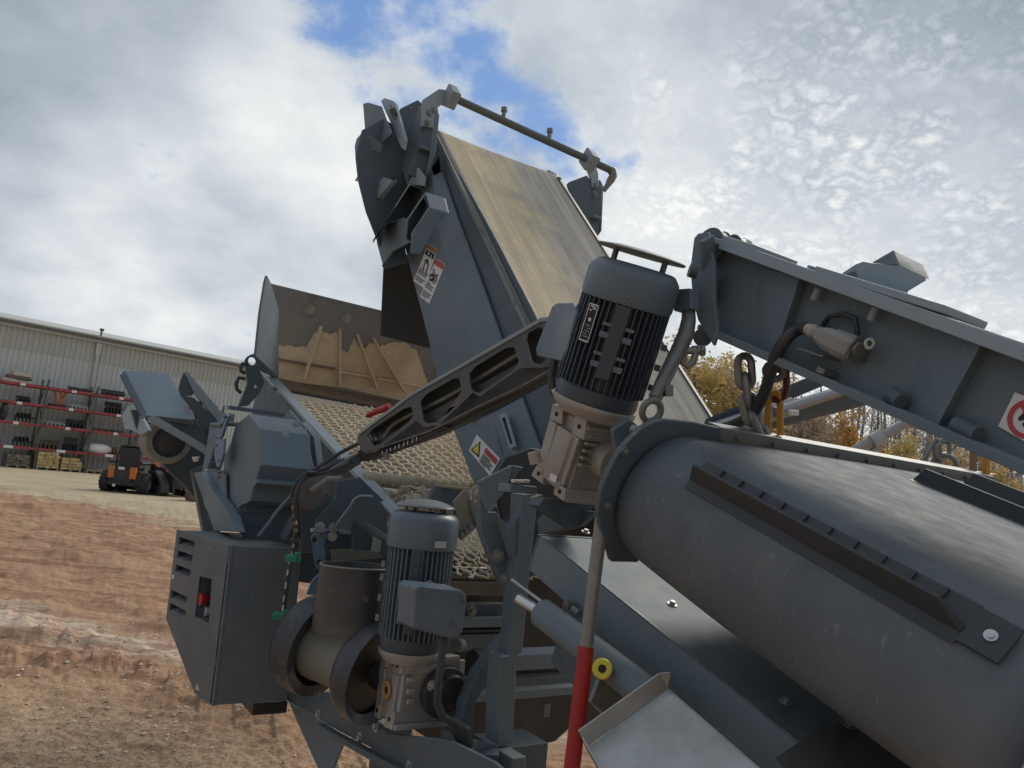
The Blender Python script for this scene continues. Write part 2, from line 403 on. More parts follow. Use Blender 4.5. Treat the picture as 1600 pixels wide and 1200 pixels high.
def build_ground():
    az = np.concatenate([np.arange(-180, -44, 2.), np.arange(-44, 4, .085), np.arange(4, 180, 2.)])
    az = np.radians(az); na = len(az)
    hor = 1 / np.linspace(1 / 2.2, 1 / 60., 430)
    rad = np.concatenate([[.3], hor, np.geomspace(70, 1400, 14)]); nr = len(rad)
    A, Rr = np.meshgrid(az, rad, indexing='ij')
    X = np.sin(A) * Rr; Y = np.cos(A) * Rr; Z = ground_h(X, Y)
    vs = np.stack([X, Y, Z], -1).reshape(-1, 3)
    i, j = np.meshgrid(np.arange(na), np.arange(nr - 1), indexing='ij'); i2 = (i + 1) % na
    fs = np.stack([i * nr + j, i2 * nr + j, i2 * nr + j + 1, i * nr + j + 1], -1).reshape(-1, 4)[:, ::-1]
    me = bpy.data.meshes.new('ground')
    me.vertices.add(len(vs) + 1); me.vertices.foreach_set('co', np.vstack([vs, [[0, 0, -.02]]]).ravel())
    c = len(vs); ii = np.arange(na); tri = np.stack([ii * nr, np.full(na, c), ((ii + 1) % na) * nr], -1)
    nl = fs.size + tri.size; me.loops.add(nl); me.loops.foreach_set('vertex_index', np.concatenate([fs.ravel(), tri.ravel()]))
    me.polygons.add(len(fs) + len(tri))
    me.polygons.foreach_set('loop_start', np.concatenate([np.arange(len(fs)) * 4, fs.size + np.arange(len(tri)) * 3]))
    me.polygons.foreach_set('loop_total', np.concatenate([np.full(len(fs), 4), np.full(len(tri), 3)]))
    me.update(calc_edges=True); me.polygons.foreach_set('use_smooth', [True] * len(me.polygons))
    m = bpy.data.materials.new('yard_dirt'); m.use_nodes = True; nt = m.node_tree; g = G(nt); bs = nt.nodes['Principled BSDF']
    tc = g.n('ShaderNodeTexCoord').outputs['Object']; sp = g.n('ShaderNodeSeparateXYZ'); nt.links.new(tc, sp.inputs[0])
    x, y = sp.outputs[0], sp.outputs[1]
    st = g.vm('MULTIPLY', g.vm('ADD', tc, (0, 0, 0)), (.35, 1.7, 1))
    n1 = g.noise(st, .55, 6, .62, .3); n2 = g.noise(st, 2.6, 7, .65, .4); n3 = g.noise(tc, 22., 5, .65); n4 = g.noise(tc, 90., 3, .6); n5 = g.noise(tc, .35, 4, .5)
    wob = g.m('ADD', g.m('MULTIPLY', g.m('SUBTRACT', n1, .5), 9.), g.m('MULTIPLY', g.m('SUBTRACT', n2, .5), 4.))
    q = g.m('ADD', y, g.m('MULTIPLY', x, .75)); q = g.m('ADD', q, wob)      # far edge of the red churned ground
    red = g.mix(g.ss(n2, .36, .66), (.29, .158, .094), (.50, .315, .195))
    red = g.mix(g.ss(n3, .50, .74, 0, .6), red, (.19, .105, .066))
    tan = g.mix(g.ss(n2, .35, .7), (.44, .35, .235), (.58, .49, .35))
    tan = g.mix(g.ss(n5, .45, .62, 0, .4), tan, (.34, .30, .17))
    near = g.mix(g.ss(n3, .38, .62), (.37, .222, .132), (.60, .42, .265))
    near = g.mix(g.ss(n4, .54, .72, 0, .85), near, (.62, .52, .41))
    near = g.mix(g.ss(n4, .42, .26, 0, .75), near, (.16, .095, .06))
    c = g.mix(g.ss(q, 12., 14.5), red, tan)
    dist = g.m('ADD', y, g.m('MULTIPLY', x, .30)); d2 = g.m('ADD', dist, g.m('MULTIPLY', wob, .14))
    pale = g.mix(g.ss(g.noise(g.vm('MULTIPLY', tc, (.22, 4.2, 1)), 1.5, 5, .6), .42, .60), (.40, .25, .165), (.66, .52, .40))
    pb = g.m('MULTIPLY', g.ss(d2, 5.25, 5.6), g.ss(d2, 6.6, 6.1)); c = g.mix(pb, c, pale)
    c = g.mix(g.ss(d2, 5.2, 3.9), c, near)
    nt.links.new(c, bs.inputs['Base Color']); bs.inputs['Roughness'].default_value = .9; bs.inputs['Specular IOR Level'].default_value = .2
    hsum = g.m('ADD', g.m('MULTIPLY', n2, .5), g.m('ADD', g.m('MULTIPLY', n3, .32), g.m('MULTIPLY', n4, .16)))
    b = g.n('ShaderNodeBump'); b.inputs['Strength'].default_value = .9; b.inputs['Distance'].default_value = .06
    nt.links.new(hsum, b.inputs['Height']); nt.links.new(b.outputs[0], bs.inputs['Normal'])
    me.materials.append(m)
    o = bpy.data.objects.new('ground', me); COL.objects.link(o); o['kind'] = 'structure'
build_ground()

def build_gravel():
    """loose pebbles lying on the near dirt"""
    N = 11000
    az = np.radians(rng.uniform(-38, 6, N)); r = 1 / rng.uniform(1 / 9.5, 1 / 3.2, N)
    x, y = np.sin(az) * r, np.cos(az) * r
    keep = fbm(x * .9, y * 1.6, 3, 5) + rng.uniform(-.25, .25, N) > -.03; x, y = x[keep], y[keep]; N = len(x)
    zz = ground_h(x, y); sz = rng.gamma(1.7, .0026, N) + .0022
    base = np.array([[1, 0, 0], [.3, .95, 0], [-.8, .6, 0], [-.85, -.5, 0], [.25, -1, 0], [.1, .1, .75], [0, 0, -.6]])
    ang = rng.uniform(0, 2 * pi, N); ca, sa = np.cos(ang), np.sin(ang)
    B = base[None] * (sz[:, None, None] * rng.uniform(.7, 1.3, (N, 7, 3)))
    X = B[..., 0] * ca[:, None] - B[..., 1] * sa[:, None] + x[:, None]; Y = B[..., 0] * sa[:, None] + B[..., 1] * ca[:, None] + y[:, None]
    Z = B[..., 2] + zz[:, None] + sz[:, None] * .25
    vs = np.stack([X, Y, Z], -1).reshape(-1, 3)
    f = np.array([[0, 1, 5], [1, 2, 5], [2, 3, 5], [3, 4, 5], [4, 0, 5], [1, 0, 6], [2, 1, 6], [3, 2, 6], [4, 3, 6], [0, 4, 6]])
    fs = (f[None] + 7 * np.arange(N)[:, None, None]).reshape(-1, 3)
    me = bpy.data.meshes.new('gravel'); me.from_pydata(vs.tolist(), [], fs.tolist()); me.update()
    m = mat('pebble', (.62, .53, .42), .85, layers=((7., (.78, .70, .58), .45, .6), (11., (.30, .22, .15), .54, .68), (5., (.48, .33, .22), .5, .65)))
    me.materials.append(m)
    o = bpy.data.objects.new('gravel', me); COL.objects.link(o); o['kind'] = 'stuff'
    o['label'] = 'loose tan pebbles scattered over the churned dirt'; o['category'] = 'gravel'
build_gravel()

# ================================================================= WAREHOUSE
WAZ = radians(44); WD = V((sin(WAZ), cos(WAZ), 0)); WN = V((-cos(WAZ), sin(WAZ), 0))   # along the wall, into the building
RACK0 = GROUND.at(0, 728.5)
RP = Plane(RACK0, WN)
WALL0 = RACK0 + WN * 1.9
WP = Plane(WALL0, WN)
def build_warehouse():
    eave = WP.at(0, 500).z
    band = WP.at(0, 541).z
    t = thing('warehouse', 'long pale corrugated metal warehouse behind the pallet racking', 'warehouse', WALL0)
    wl = mat('pale_wall_sheet', (.60, .61, .60), .5, layers=((.35, (.54, .545, .52), .4, .7), (2., (.47, .455, .41), .56, .8, (1, 1, .15), 5, .6)))
    wu = mat('weathered_upper_sheet', (.52, .51, .47), .55, layers=((.4, (.46, .45, .40), .4, .7), (2., (.64, .61, .53), .5, .8, (1, 1, .15), 5, .6)))
    w = .62; t0, t1 = -14, 58
    def panel(z0, z1, name, m):
        mb = MB(); prof = [(0, 0), (.11, 0), (.16, .10), (.21, .10), (.26, 0), (.42, 0), (.47, .10), (.52, .10), (.57, 0), (w - .004, 0)]
        A = [WD * a - WN * b + MZ * z0 for a, b in prof]; B = [WD * a - WN * b + MZ * z1 for a, b in prof]
        n = len(A); mb.add(A + B, [[i, i + 1, n + i + 1, n + i] for i in range(n - 1)])
        mb.add([WD * 0 + WN * .05 + MZ * z0, WD * w + WN * .05 + MZ * z0, WD * w + WN * .05 + MZ * z1, WD * 0 + WN * .05 + MZ * z1], [[0, 1, 2, 3]])
        return mb.mesh(name, m)
    lo = panel(0, band, 'wall_panel', wl); up = panel(band + .005, eave, 'upper_wall_panel', wu)
    k = t0
    while k < t1:
        for nm, me in (('wall_panel', lo), ('upper_wall_panel', up)):
            o = bpy.data.objects.new(nm, me); COL.objects.link(o); o.parent = t; o.location = WD * k - (WN * .03 if nm[0] == 'u' else V((0, 0, 0)))
        k += w
    grey = mat('dark_eave_trim', (.12, .115, .10), .5)
    g2 = mat('pale_eave_trim', (.48, .47, .43), .5)
    L = t1 - t0
    part('fascia', MB().box(WALL0 + WD * t0 - WN * .22 + MZ * (eave - .26), WD * L, WN * .2, MZ * .17), g2, t)
    part('gutter', MB().box(WALL0 + WD * t0 - WN * .36 + MZ * (eave - .085), WD * L, WN * .36, MZ * .16), grey, t)
    mb = MB(); D = 28; rise = 2.2; a = WALL0 + WD * t0 - WN * .3 + MZ * (eave + .09)
    mb.plate([a, a + WD * L, a + WD * L + WN * (D / 2) + MZ * rise, a + WN * (D / 2) + MZ * rise], MZ * .1)
    mb.plate([a + WN * D, a + WD * L + WN * D, a + WD * L + WN * (D / 2 + .01) + MZ * rise, a + WN * (D / 2 + .01) + MZ * rise], MZ * .1)
    part('roof', mb, g2, t)
    mb = MB(); b0 = WALL0 + WN * .1
    for s in (t0, t1 - .1):
        q = b0 + WD * s
        mb.plate([q, q + WN * (D - .6), q + WN * (D - .6) + MZ * eave, q + WN * (D / 2) + MZ * (eave + rise - .1), q + MZ * eave], WD * .1)
    mb.box(b0 + WN * (D - .5) + WD * t0, WD * L, WN * .1, MZ * eave)
    part('end_wall', mb, wl, t)
    p = WP.at(150, 560); dp = WALL0 + WD * (p - WALL0).dot(WD) - WN * .22
    mb = MB(); mb.box(dp - WD * .09, WD * .18, WN * .14, MZ * (eave - .3)); mb.box(dp - WD * .17 + MZ * (eave - 1.1) - WN * .02, WD * .34, WN * .18, MZ * .8)
    part('downpipe', mb, g2, t)
    v = dp + MZ * (eave + .09); part('vent_pipe', MB().cyl(v, v + MZ * .45, .06, 10).cyl(v + MZ * .45, v + MZ * .6, .14, 10), grey, t)
build_warehouse()

# ================================================================= PALLET RACKING
RH = (1.29, 2.74, 3.95, 5.1)
def rt(px, py=735): return (RP.at(px, py) - RACK0).dot(WD)
T1, T2 = rt(52), rt(132); BAY = T2 - T1
def build_rack():
    t = thing('pallet_rack', 'long steel pallet rack with red beams against the warehouse wall', 'pallet rack', RACK0 + WD * T1)
    up = mat('rack_green_steel', (.085, .105, .085), .5); rd = mat('rack_red_beam', (.36, .06, .065), .5, layers=((2., (.2, .04, .045), .4, .7),))
    dk = mat('rack_deck', (.15, .13, .11), .7); tg = WHITE
    D = 1.2
    for i in range(-1, 5):
        o = RACK0 + WD * (T1 + BAY * i)
        for s, nm in ((0, 'front_post'), (D, 'rear_post')):
            part('upright', MB().box(o + WN * s - WD * .055, WD * .11, WN * .09, MZ * 5.55), up, t)
        mb = MB(); 
        for k in range(4):
            z0 = .3 + k * 1.3; a, b = (0.09, D) if k % 2 == 0 else (D, .09)
            mb.tube([o + WN * a + MZ * z0, o + WN * b + MZ * (z0 + 1.2)], .03, 6)
        part('brace', mb, up, t)
        if i < 4:
            for z in RH:
                for s in (-.05, D + .09):
                    part('beam', MB().box(o + WD * .06 + WN * s + MZ * (z - .16), WD * (BAY - .12), WN * .05, MZ * .16), rd, t)
                part('shelf_deck', MB().box(o + WD * .06 + WN * .0 + MZ * (z - .04), WD * (BAY - .12), WN * D, MZ * .04), dk, t)
                u = o + WD * (BAY * (.52 if z > 1.5 else .46)) - WN * .056 + MZ * (z - .17); w = .28 if z > 1.5 else .5
                part('bay_tag', MB().box(u - WD * w / 2, WD * w, WN * .005, MZ * .17), tg, t)
build_rack()

def shelf_pt(px, shelf, back=.35):
    z = 0 if shelf < 0 else RH[shelf] + .002
    # point on the shelf under a column of the view
    yy = 735 if shelf < 0 else 700
    pl = RP.shift(back)
    for _ in range(6):
        p = pl.at(px, yy); d = depth(V((p.x, p.y, z))); q = V((p.x, p.y, z)) - CP
        yy = 600 - F_PX * q.dot(CU) / q.dot(_f)
    return V((p.x, p.y, z))
def shelf_w(x0, x1): return rt(x1) - rt(x0)
DKST = mat('dark_attachment_steel', (.035, .035, .037), .55, layers=((3., (.09, .08, .07), .5, .8),))
BRN = mat('brown_worn_steel', (.17, .12, .085), .7, layers=((4., (.10, .08, .06), .4, .7),))
WRAP = mat('pale_wrap', (.52, .48, .42), .6, layers=((2., (.36, .31, .26), .45, .7),))
ORNG = mat('orange_machine_paint', (.62, .17, .035), .42, layers=((3., (.45, .13, .04), .5, .8),))
def build_shelf_goods():
    def auger(x0, x1, sh, label):
        a, b = shelf_pt(x0, sh, .3), shelf_pt(x1, sh, .3); R = .30; ax = (b - a).normalized(); a = a + MZ * R; L = (b - a).dot(ax)
        t = thing('auger', label, 'auger', a - MZ * R, 'augers on the racking')
        part('shaft', MB().cyl(a, a + ax * (L * 1.25), .06, 10), DKST, t)
        mb = MB(); n = 64; vs = []; u, w = frame(ax)
        for i in range(n + 1):
            an = 2 * pi * 4.5 * i / n; c = a + ax * (L * i / n); e = cos(an) * u + sin(an) * w
            vs += [c + e * .06, c + e * R, c + e * R + ax * .03, c + e * .06 + ax * .03]
        fs = []
        for i in range(n):
            for k in range(4): fs.append([i * 4 + k, i * 4 + (k + 1) % 4, i * 4 + 4 + (k + 1) % 4, i * 4 + 4 + k])
        part('flight', mb.add(vs, fs), DKST, t)
    auger(21, 47, 1, 'black screw auger on the third shelf up beside a black disc')
    auger(18, 44, 0, 'black screw auger on the lowest shelf above the dark stacked pallet')
    def forkset(x0, x1, sh, label, m, name, cat, H=.28):
        """frame of a loader attachment: two skids, cross bars, back plate"""
        a, b = shelf_pt(x0, sh), shelf_pt(x1, sh); Lx = (b - a).dot(WD)
        t = thing(name, label, cat, a, 'attachments on the racking')
        mb = MB()
        for k in range(5): mb.box(a + WD * (Lx * (k + .1) / 5) , WD * (Lx / 14), WN * .6, MZ * (H * (.45 + .1 * (k % 2))))
        part('tooth_bar', mb, m, t)
        mb = MB(); mb.box(a + MZ * H * .6 + WN * .5, WD * Lx, WN * .06, MZ * H * .4); mb.cyl(a + MZ * H * .5 + WN * .2, a + WD * Lx + MZ * H * .5 + WN * .2, .045, 8)
        part('cross_frame', mb, m, t)
    forkset(109, 147, 3, 'long black blade lying on the top shelf', DKST, 'grader_attachment', 'blade', .26)
    forkset(161, 198, 3, 'dark ridged attachment on the top shelf nearest the grey hood', DKST, 'loader_rake', 'rake', .42)
    forkset(28, 49, 2, 'dark low attachment on the second shelf from top in the left bay', DKST, 'loader_sweeper', 'sweeper', .4)
    forkset(111, 140, 2, 'pale and black grader blade on second shelf from the top', ZINC, 'angled_grader', 'grader', .3)
    forkset(166, 192, 2, 'tall black bucket grille on second shelf right of the second upright', DKST, 'grille_bucket', 'bucket', .78)
    forkset(72, 104, 1, 'white spar and fork set on the third shelf beside the first upright', WRAP, 'fork_frame', 'forks', .3)
    forkset(105, 134, 1, 'dark pipe frame on the third shelf left of the second upright', DKST, 'pipe_frame', 'frame', .55)
    forkset(146, 196, 1, 'long brown flat bar on the third shelf up', BRN, 'land_plane', 'land plane', .18)
    forkset(62, 94, 0, 'brown toothed rake on the lowest shelf above yellow stone', BRN, 'toothed_rake', 'rake', .55)
    forkset(101, 122, 0, 'dark square crate frame on the lowest shelf near the second upright', DKST, 'steel_crate', 'crate', .85)
    forkset(163, 186, 0, 'rusty red bucket edge on the lowest shelf beside white bag', RUST, 'bucket_edge', 'bucket', .5)
    # orange grapple
    a, b = shelf_pt(78, 2), shelf_pt(104, 2); t = thing('orange_grapple', 'orange grapple with raised arms on the second shelf', 'grapple', a)
    L = (b - a).dot(WD); mb = MB()
    mb.box(a, WD * L, WN * .5, MZ * .16)
    part('base_frame', mb, DKST, t); mb = MB()
    for k, dx in ((.45, -.3), (.6, .35), (.75, -.25)): mb.tube([a + WD * L * k + MZ * .16 + WN * .2, a + WD * (L * k + dx * .4) + MZ * .6 + WN * .2, a + WD * (L * k + dx) + MZ * 1.1 + WN * .25], .07, 6)
    part('arm', mb, ORNG, t)
    # wrapped boards on the top shelf
    a, b = shelf_pt(4, 3), shelf_pt(50, 3); L = (b - a).dot(WD); t = thing('wrapped_boards', 'pale wrapped bundle of boards on the top shelf', 'boards', a)
    for k in range(3):
        mb = MB(); z = a + MZ * (.02 + .2 * k) + WD * (.25 * k); mb.plate([z, z + WD * (L * (1 - .16 * k)), z + WD * (L * (1 - .2 * k)) + MZ * .13, z + WD * L * .02 + MZ * (.19 + .05 * k)], WN * .8)
        part('board', mb, WRAP if k != 1 else BRN, t)
    # tyre / disc on the left
    c = shelf_pt(3, 1, .3) + MZ * .52
    mb = MB().lathe(c - WD * .12, WD, [(.2, .02), (.45, 0), (.52, .06), (.52, .2), (.45, .26), (.2, .24), (.2, .02)], 24)
    single('black_tyre', mb, DKST, 'black tyre standing on the third shelf at the left edge', 'tyre')
    # white bag
    a = shelf_pt(151, 0, .4); mb = MB(); n = 14
    prof = [(.0, 0), (.62, .02), (.78, .18), (.74, .42), (.5, .58), (.25, .62), (.0, .6)]
    vs = [];
    for r, h in prof:
        for k in range(n):
            an = 2 * pi * k / n; rr = r * (1 + .10 * sin(3 * an + h * 5)); vs.append(a + WD * (rr * cos(an) * 1.05) + WN * (rr * sin(an) * .55) + MZ * h)
    mb.add(vs, [[i * n + k, i * n + (k + 1) % n, (i + 1) * n + (k + 1) % n, (i + 1) * n + k] for i in range(len(prof) - 1) for k in range(n)], True)
    single('white_bag', mb, mat('white_woven_bag', (.62, .6, .58), .7), 'white woven bulk bag on the lowest shelf', 'bag')
    # pallets with slabs
    R = random.Random(4)
    def pallet(x0, x1, label, glab, n, m, tall):
        a, b = shelf_pt(x0, -1, -.15), shelf_pt(x1, -1, -.15); L = (b - a).dot(WD); D = 1.1
        t = thing('wooden_pallet', label, 'pallet', a, 'pallets under the racking')
        for k in range(3): part('bearer', MB().box(a + WD * (L / 2 - .06) * k + WD * 0, WD * .12, WN * D, MZ * .1), WOODP, t)
        for k in range(6): part('deck_board', MB().box(a + WN * (D / 6 * k) + MZ * .1, WD * L, WN * (D / 6 - .04), MZ * .03), WOODP, t)
        s = thing('stone_stack', glab, 'stone stack', a + MZ * .13, 'stacks of stone on pallets'); z = .132
        for lay in range(n):
            k = 0.; h = tall * R.uniform(.8, 1.2)
            while k < L - .15:
                w = min(R.uniform(.3, .6), L - k); e = R.uniform(-.06, .06)
                part('slab', MB().box(a + WD * (k + .015) + WN * (.04 + e) + MZ * z, WD * (w - .03), WN * (D - .1), MZ * (h * R.uniform(.85, .99))), m, s); k += w
            z += h
    yst = mat('yellow_stone', (.50, .36, .13), .85, layers=((3., (.60, .50, .32), .4, .6), (7., (.30, .22, .11), .52, .7)))
    gst = mat('brown_grey_stone', (.17, .14, .11), .85, layers=((3., (.28, .23, .18), .45, .7),))
    pallet(9, 45, 'worn pallet under dark slabs left of the first upright', 'low stack of dark grey stone slabs on a pallet', 4, gst, .17)
    pallet(56, 91, 'pallet under the tall yellow stone right of the first upright', 'tall stack of yellow and cream stone slabs', 6, yst, .155)
    pallet(94, 126, 'pallet under the lower yellow stone beside second upright', 'lower uneven stack of yellow stone slabs', 4, yst, .165)
    pallet(134, 160, 'nearly empty pallet right of the second upright', 'single thin layer of pale stone on a pallet', 1, WOODP, .12)
build_shelf_goods()

# ================================================================= LOADERS
def wheel(mb_t, mb_r, c, ax, R, w):
    ax = ax.normalized()
    mb_t.lathe(c - ax * w / 2, ax, [(R * .55, 0), (R * .9, 0), (R, w * .2), (R, w * .8), (R * .9, w), (R * .55, w)], 22)
    for k in range(18):
        a = 2 * pi * k / 18; u, v = frame(ax); e = cos(a) * u + sin(a) * v; q = ax.cross(e)
        mb_t.cbox(c + e * R, ax * w * .9, e * R * .10, q * R * .12)
    mb_r.lathe(c - ax * w * .42, ax, [(0.01, w * .25), (R * .3, w * .25), (R * .5, 0), (R * .56, 0), (R * .56, w * .84), (R * .5, w * .84), (R * .3, w * .6), (.01, w * .6)], 18)
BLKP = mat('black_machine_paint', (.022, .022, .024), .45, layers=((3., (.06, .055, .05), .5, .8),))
TYRE = mat('dusty_tyre', (.03, .03, .03), .8, layers=((6., (.09, .08, .065), .45, .75),))
GLASS = mat('dark_glass', (.02, .025, .03), .12)
def build_loader():
    o = GROUND.at(186, 769); fw = (ML * .55 + V((-.55, .85, 0)) * .45).normalized(); fw = V((.02, .99, 0)).normalized(); rt_ = V((fw.y, -fw.x, 0))
    t = thing('skid_loader', 'black and orange wheeled skid steer loader parked in front of the racking', 'loader', o)
    B = lambda r, f, z: o + (rt_ * r + fw * f + MZ * z) * .86
    W2 = .62
    mb = MB(); mb.plate([B(-W2, 0, .28), B(-W2, 2.1, .28), B(-W2, 2.3, .75), B(-W2, 1.2, .95), B(-W2, .05, 1.0)], rt_ * 2 * W2); part('body', mb, BLKP, t, .03)
    for s in (-1, 1):
        for f in (.55, 1.75):
            a, b = MB(), MB(); wheel(a, b, B(s * .86, f, .43), rt_, .43, .34)
            w = part('wheel', a, TYRE, t); part('rim', b, GREYSTEEL, w)
    part('engine_door', MB().box(B(-.36, -.06, .42), rt_ * .72, fw * .06, MZ * .62), DKST, t, .015)
    for s in (-.62, .38): part('rear_panel', MB().box(B(s, -.08, .62), rt_ * .24, fw * .1, MZ * .46), ORNG, t, .02)
    mb = MB(); mb.box(B(-.55, -.16, .33), rt_ * 1.1, fw * .1, MZ * .12); part('bumper', mb, BLKP, t, .01)
    mb = MB()
    for s in (-.5, .5):
        for pth in ([B(s, .35, 1.0), B(s, .3, 1.55), B(s * .92, .5, 2.05), B(s * .92, 1.5, 2.05), B(s, 1.75, .95)],): mb.tube(pth, .045, 8)
    for f in (.5, 1.0, 1.5): mb.tube([B(-.46, f, 2.05), B(.46, f, 2.05)], .04, 8)
    part('cab_cage', mb, BLKP, t)
    mb = MB(); mb.box(B(-.45, .38, 2.07), rt_ * .9, fw * 1.2, MZ * .06); part('cab_roof', mb, BLKP, t, .02)
    part('rear_window', MB().box(B(-.42, .36, 1.15), rt_ * .84, fw * .02, MZ * .75), GLASS, t)
    part('seat', MB().box(B(-.26, .75, 1.0), rt_ * .52, fw * .5, MZ * .18).box(B(-.26, .7, 1.18), rt_ * .52, fw * .12, MZ * .55), DKST, t, .04)
    part('plate_tag', MB().box(B(-.12, -.165, 1.12 - .1), rt_ * .24, fw * .005, MZ * .1), WHITE, t)
    for s in (-1, 1):
        mb = MB(); mb.tube([B(s * .72, .15, 1.35), B(s * .72, 1.2, 1.42), B(s * .72, 2.3, 1.0), B(s * .72, 2.6, .35)], .075, 8); part('lift_arm', mb, BLKP, t)
    mb = MB(); mb.plate([B(-.95, 2.65, .05), B(-.95, 3.35, .05), B(-.95, 3.2, .12), B(-.95, 2.75, .62)], rt_ * 1.9); part('bucket', mb, GREYSTEEL, t, .01)
    part('tail_lamp', MB().cyl(B(-.2, -.17, .3), B(-.2, -.2, .3), .06, 12), WHITE, t)
build_loader()
def build_tracked():
    o = GROUND.at(282, 776); fw = V((-.80, .60, 0)).normalized(); rt_ = V((fw.y, -fw.x, 0))
    t = thing('track_loader', 'low orange and black tracked loader right of the skid steer', 'loader', o)
    B = lambda r, f, z: o + rt_ * r + fw * f + MZ * z
    for s in (-.75, .75):
        out = [(-.1, .12), (.05, 0), (1.6, 0), (1.85, .14), (1.85, .36), (.85, .92), (.55, .95), (.35, .85), (-.1, .45)]
        pts = [B(s - .17, f, z) for f, z in out]; c = sum(pts, V((0, 0, 0))) / len(pts)
        hole = [c + (p - c) * .80 for p in pts]
        w = part('track', MB().plate(pts, rt_ * .34, holes=[hole]), RUBBER_D, t, .012)
        mb = MB()
        for f, z, r in ((.15, .27, .19), (1.58, .22, .17), (.58, .72, .17), (.6, .16, .12), (.9, .16, .12), (1.2, .16, .12)): mb.cyl(B(s - .13, f, z), B(s + .13, f, z), r, 14)
        part('roller', mb, BLKP, w)
    mb = MB(); mb.plate([B(-.55, -.25, .3), B(-.55, 1.7, .3), B(-.55, 1.8, .9), B(-.55, .9, 1.1), B(-.55, -.3, 1.08)], rt_ * 1.1); part('body', mb, BLKP, t, .03)
    mb = MB(); mb.plate([B(-.6, -.36, .92), B(-.6, .35, .92), B(-.6, .35, 1.25), B(-.6, -.3, 1.22)], rt_ * 1.2); part('hood', mb, ORNG, t, .03)
    mb = MB(); mb.plate([B(-.3, -.38, 1.2), B(.1, -.38, 1.2), B(-.1, -.3, 1.72)], fw * .04); part('warning_triangle', mb, mat('orange_triangle', (.8, .2, .05), .5), t)
    mb = MB(); mb.plate([B(-.56, 1.25, 1.0), B(-.56, 1.65, .95), B(-.56, 1.6, 1.75), B(-.56, 1.35, 1.72)], rt_ * .2); part('lift_post', mb, ORNG, t, .02)
    mb = MB()
    for s in (-.5, .5): mb.tube([B(s, .3, 1.2), B(s, .35, 1.95), B(s, 1.1, 2.0), B(s, 1.4, 1.1)], .045, 8)
    part('cab_cage', mb, BLKP, t)
    mb = MB(); mb.plate([B(-.9, 2.0, .05), B(-.9, 2.7, .05), B(-.9, 2.6, .12), B(-.9, 2.1, .6)], rt_ * 1.8); part('bucket', mb, GREYSTEEL, t, .01)
build_tracked()
def build_boulder():
    c = GROUND.at(303, 783); R = random.Random(9)
    bm = bmesh.new(); bmesh.ops.create_icosphere(bm, subdivisions=3, radius=.42)
    for v in bm.verts:
        k = 1 + .28 * math.sin(v.co.x * 7 + 1) * math.cos(v.co.y * 6) + .2 * math.sin(v.co.z * 9 + v.co.x * 5); v.co *= k; v.co.z *= 1.2
    me = bpy.data.meshes.new('boulder'); bm.to_mesh(me); bm.free(); me.materials.append(mat('brown_rock', (.15, .10, .07), .9, layers=((5., (.3, .24, .19), .5, .65),), bump=((8., .6, .04),)))
    o = bpy.data.objects.new('boulder', me); COL.objects.link(o); o.location = c + MZ * .38; o['label'] = 'brown rock on the ground beside the tracked loader'; o['category'] = 'rock'
build_boulder()

# ================================================================= TREES
def leaf_mat(n, a, b, c):
    m = mat(n, a, .7, layers=((.9, b, .4, .65), (2.2, c, .5, .7)))
    nt = m.node_tree; bs = nt.nodes['Principled BSDF']; out = next(q for q in nt.nodes if q.type == 'OUTPUT_MATERIAL')
    tr = nt.nodes.new('ShaderNodeBsdfTranslucent'); mx = nt.nodes.new('ShaderNodeMixShader'); mx.inputs[0].default_value = .5
    nt.links.new(bs.inputs['Base Color'].links[0].from_socket, tr.inputs[0])
    nt.links.new(bs.outputs[0], mx.inputs[1]); nt.links.new(tr.outputs[0], mx.inputs[2]); nt.links.new(mx.outputs[0], out.inputs[0]); return m
L_OLIVE = leaf_mat('olive_leaf', (.52, .41, .16), (.64, .46, .18), (.36, .31, .14))
L_TAN = leaf_mat('tan_leaf', (.56, .43, .27), (.62, .47, .28), (.42, .33, .21))
L_ORANGE = leaf_mat('orange_leaf', (.54, .32, .11), (.60, .38, .14), (.40, .23, .08))
L_GREY = leaf_mat('grey_brown_twig', (.40, .33, .27), (.46, .38, .30), (.28, .23, .2))
BARK = mat('grey_bark', (.20, .175, .15), .9, layers=((6., (.22, .20, .18), .45, .7, (1, 1, .3)),))
BARK_P = mat('pale_bark', (.36, .34, .31), .9, layers=((6., (.22, .20, .18), .45, .7, (1, 1, .3)),))
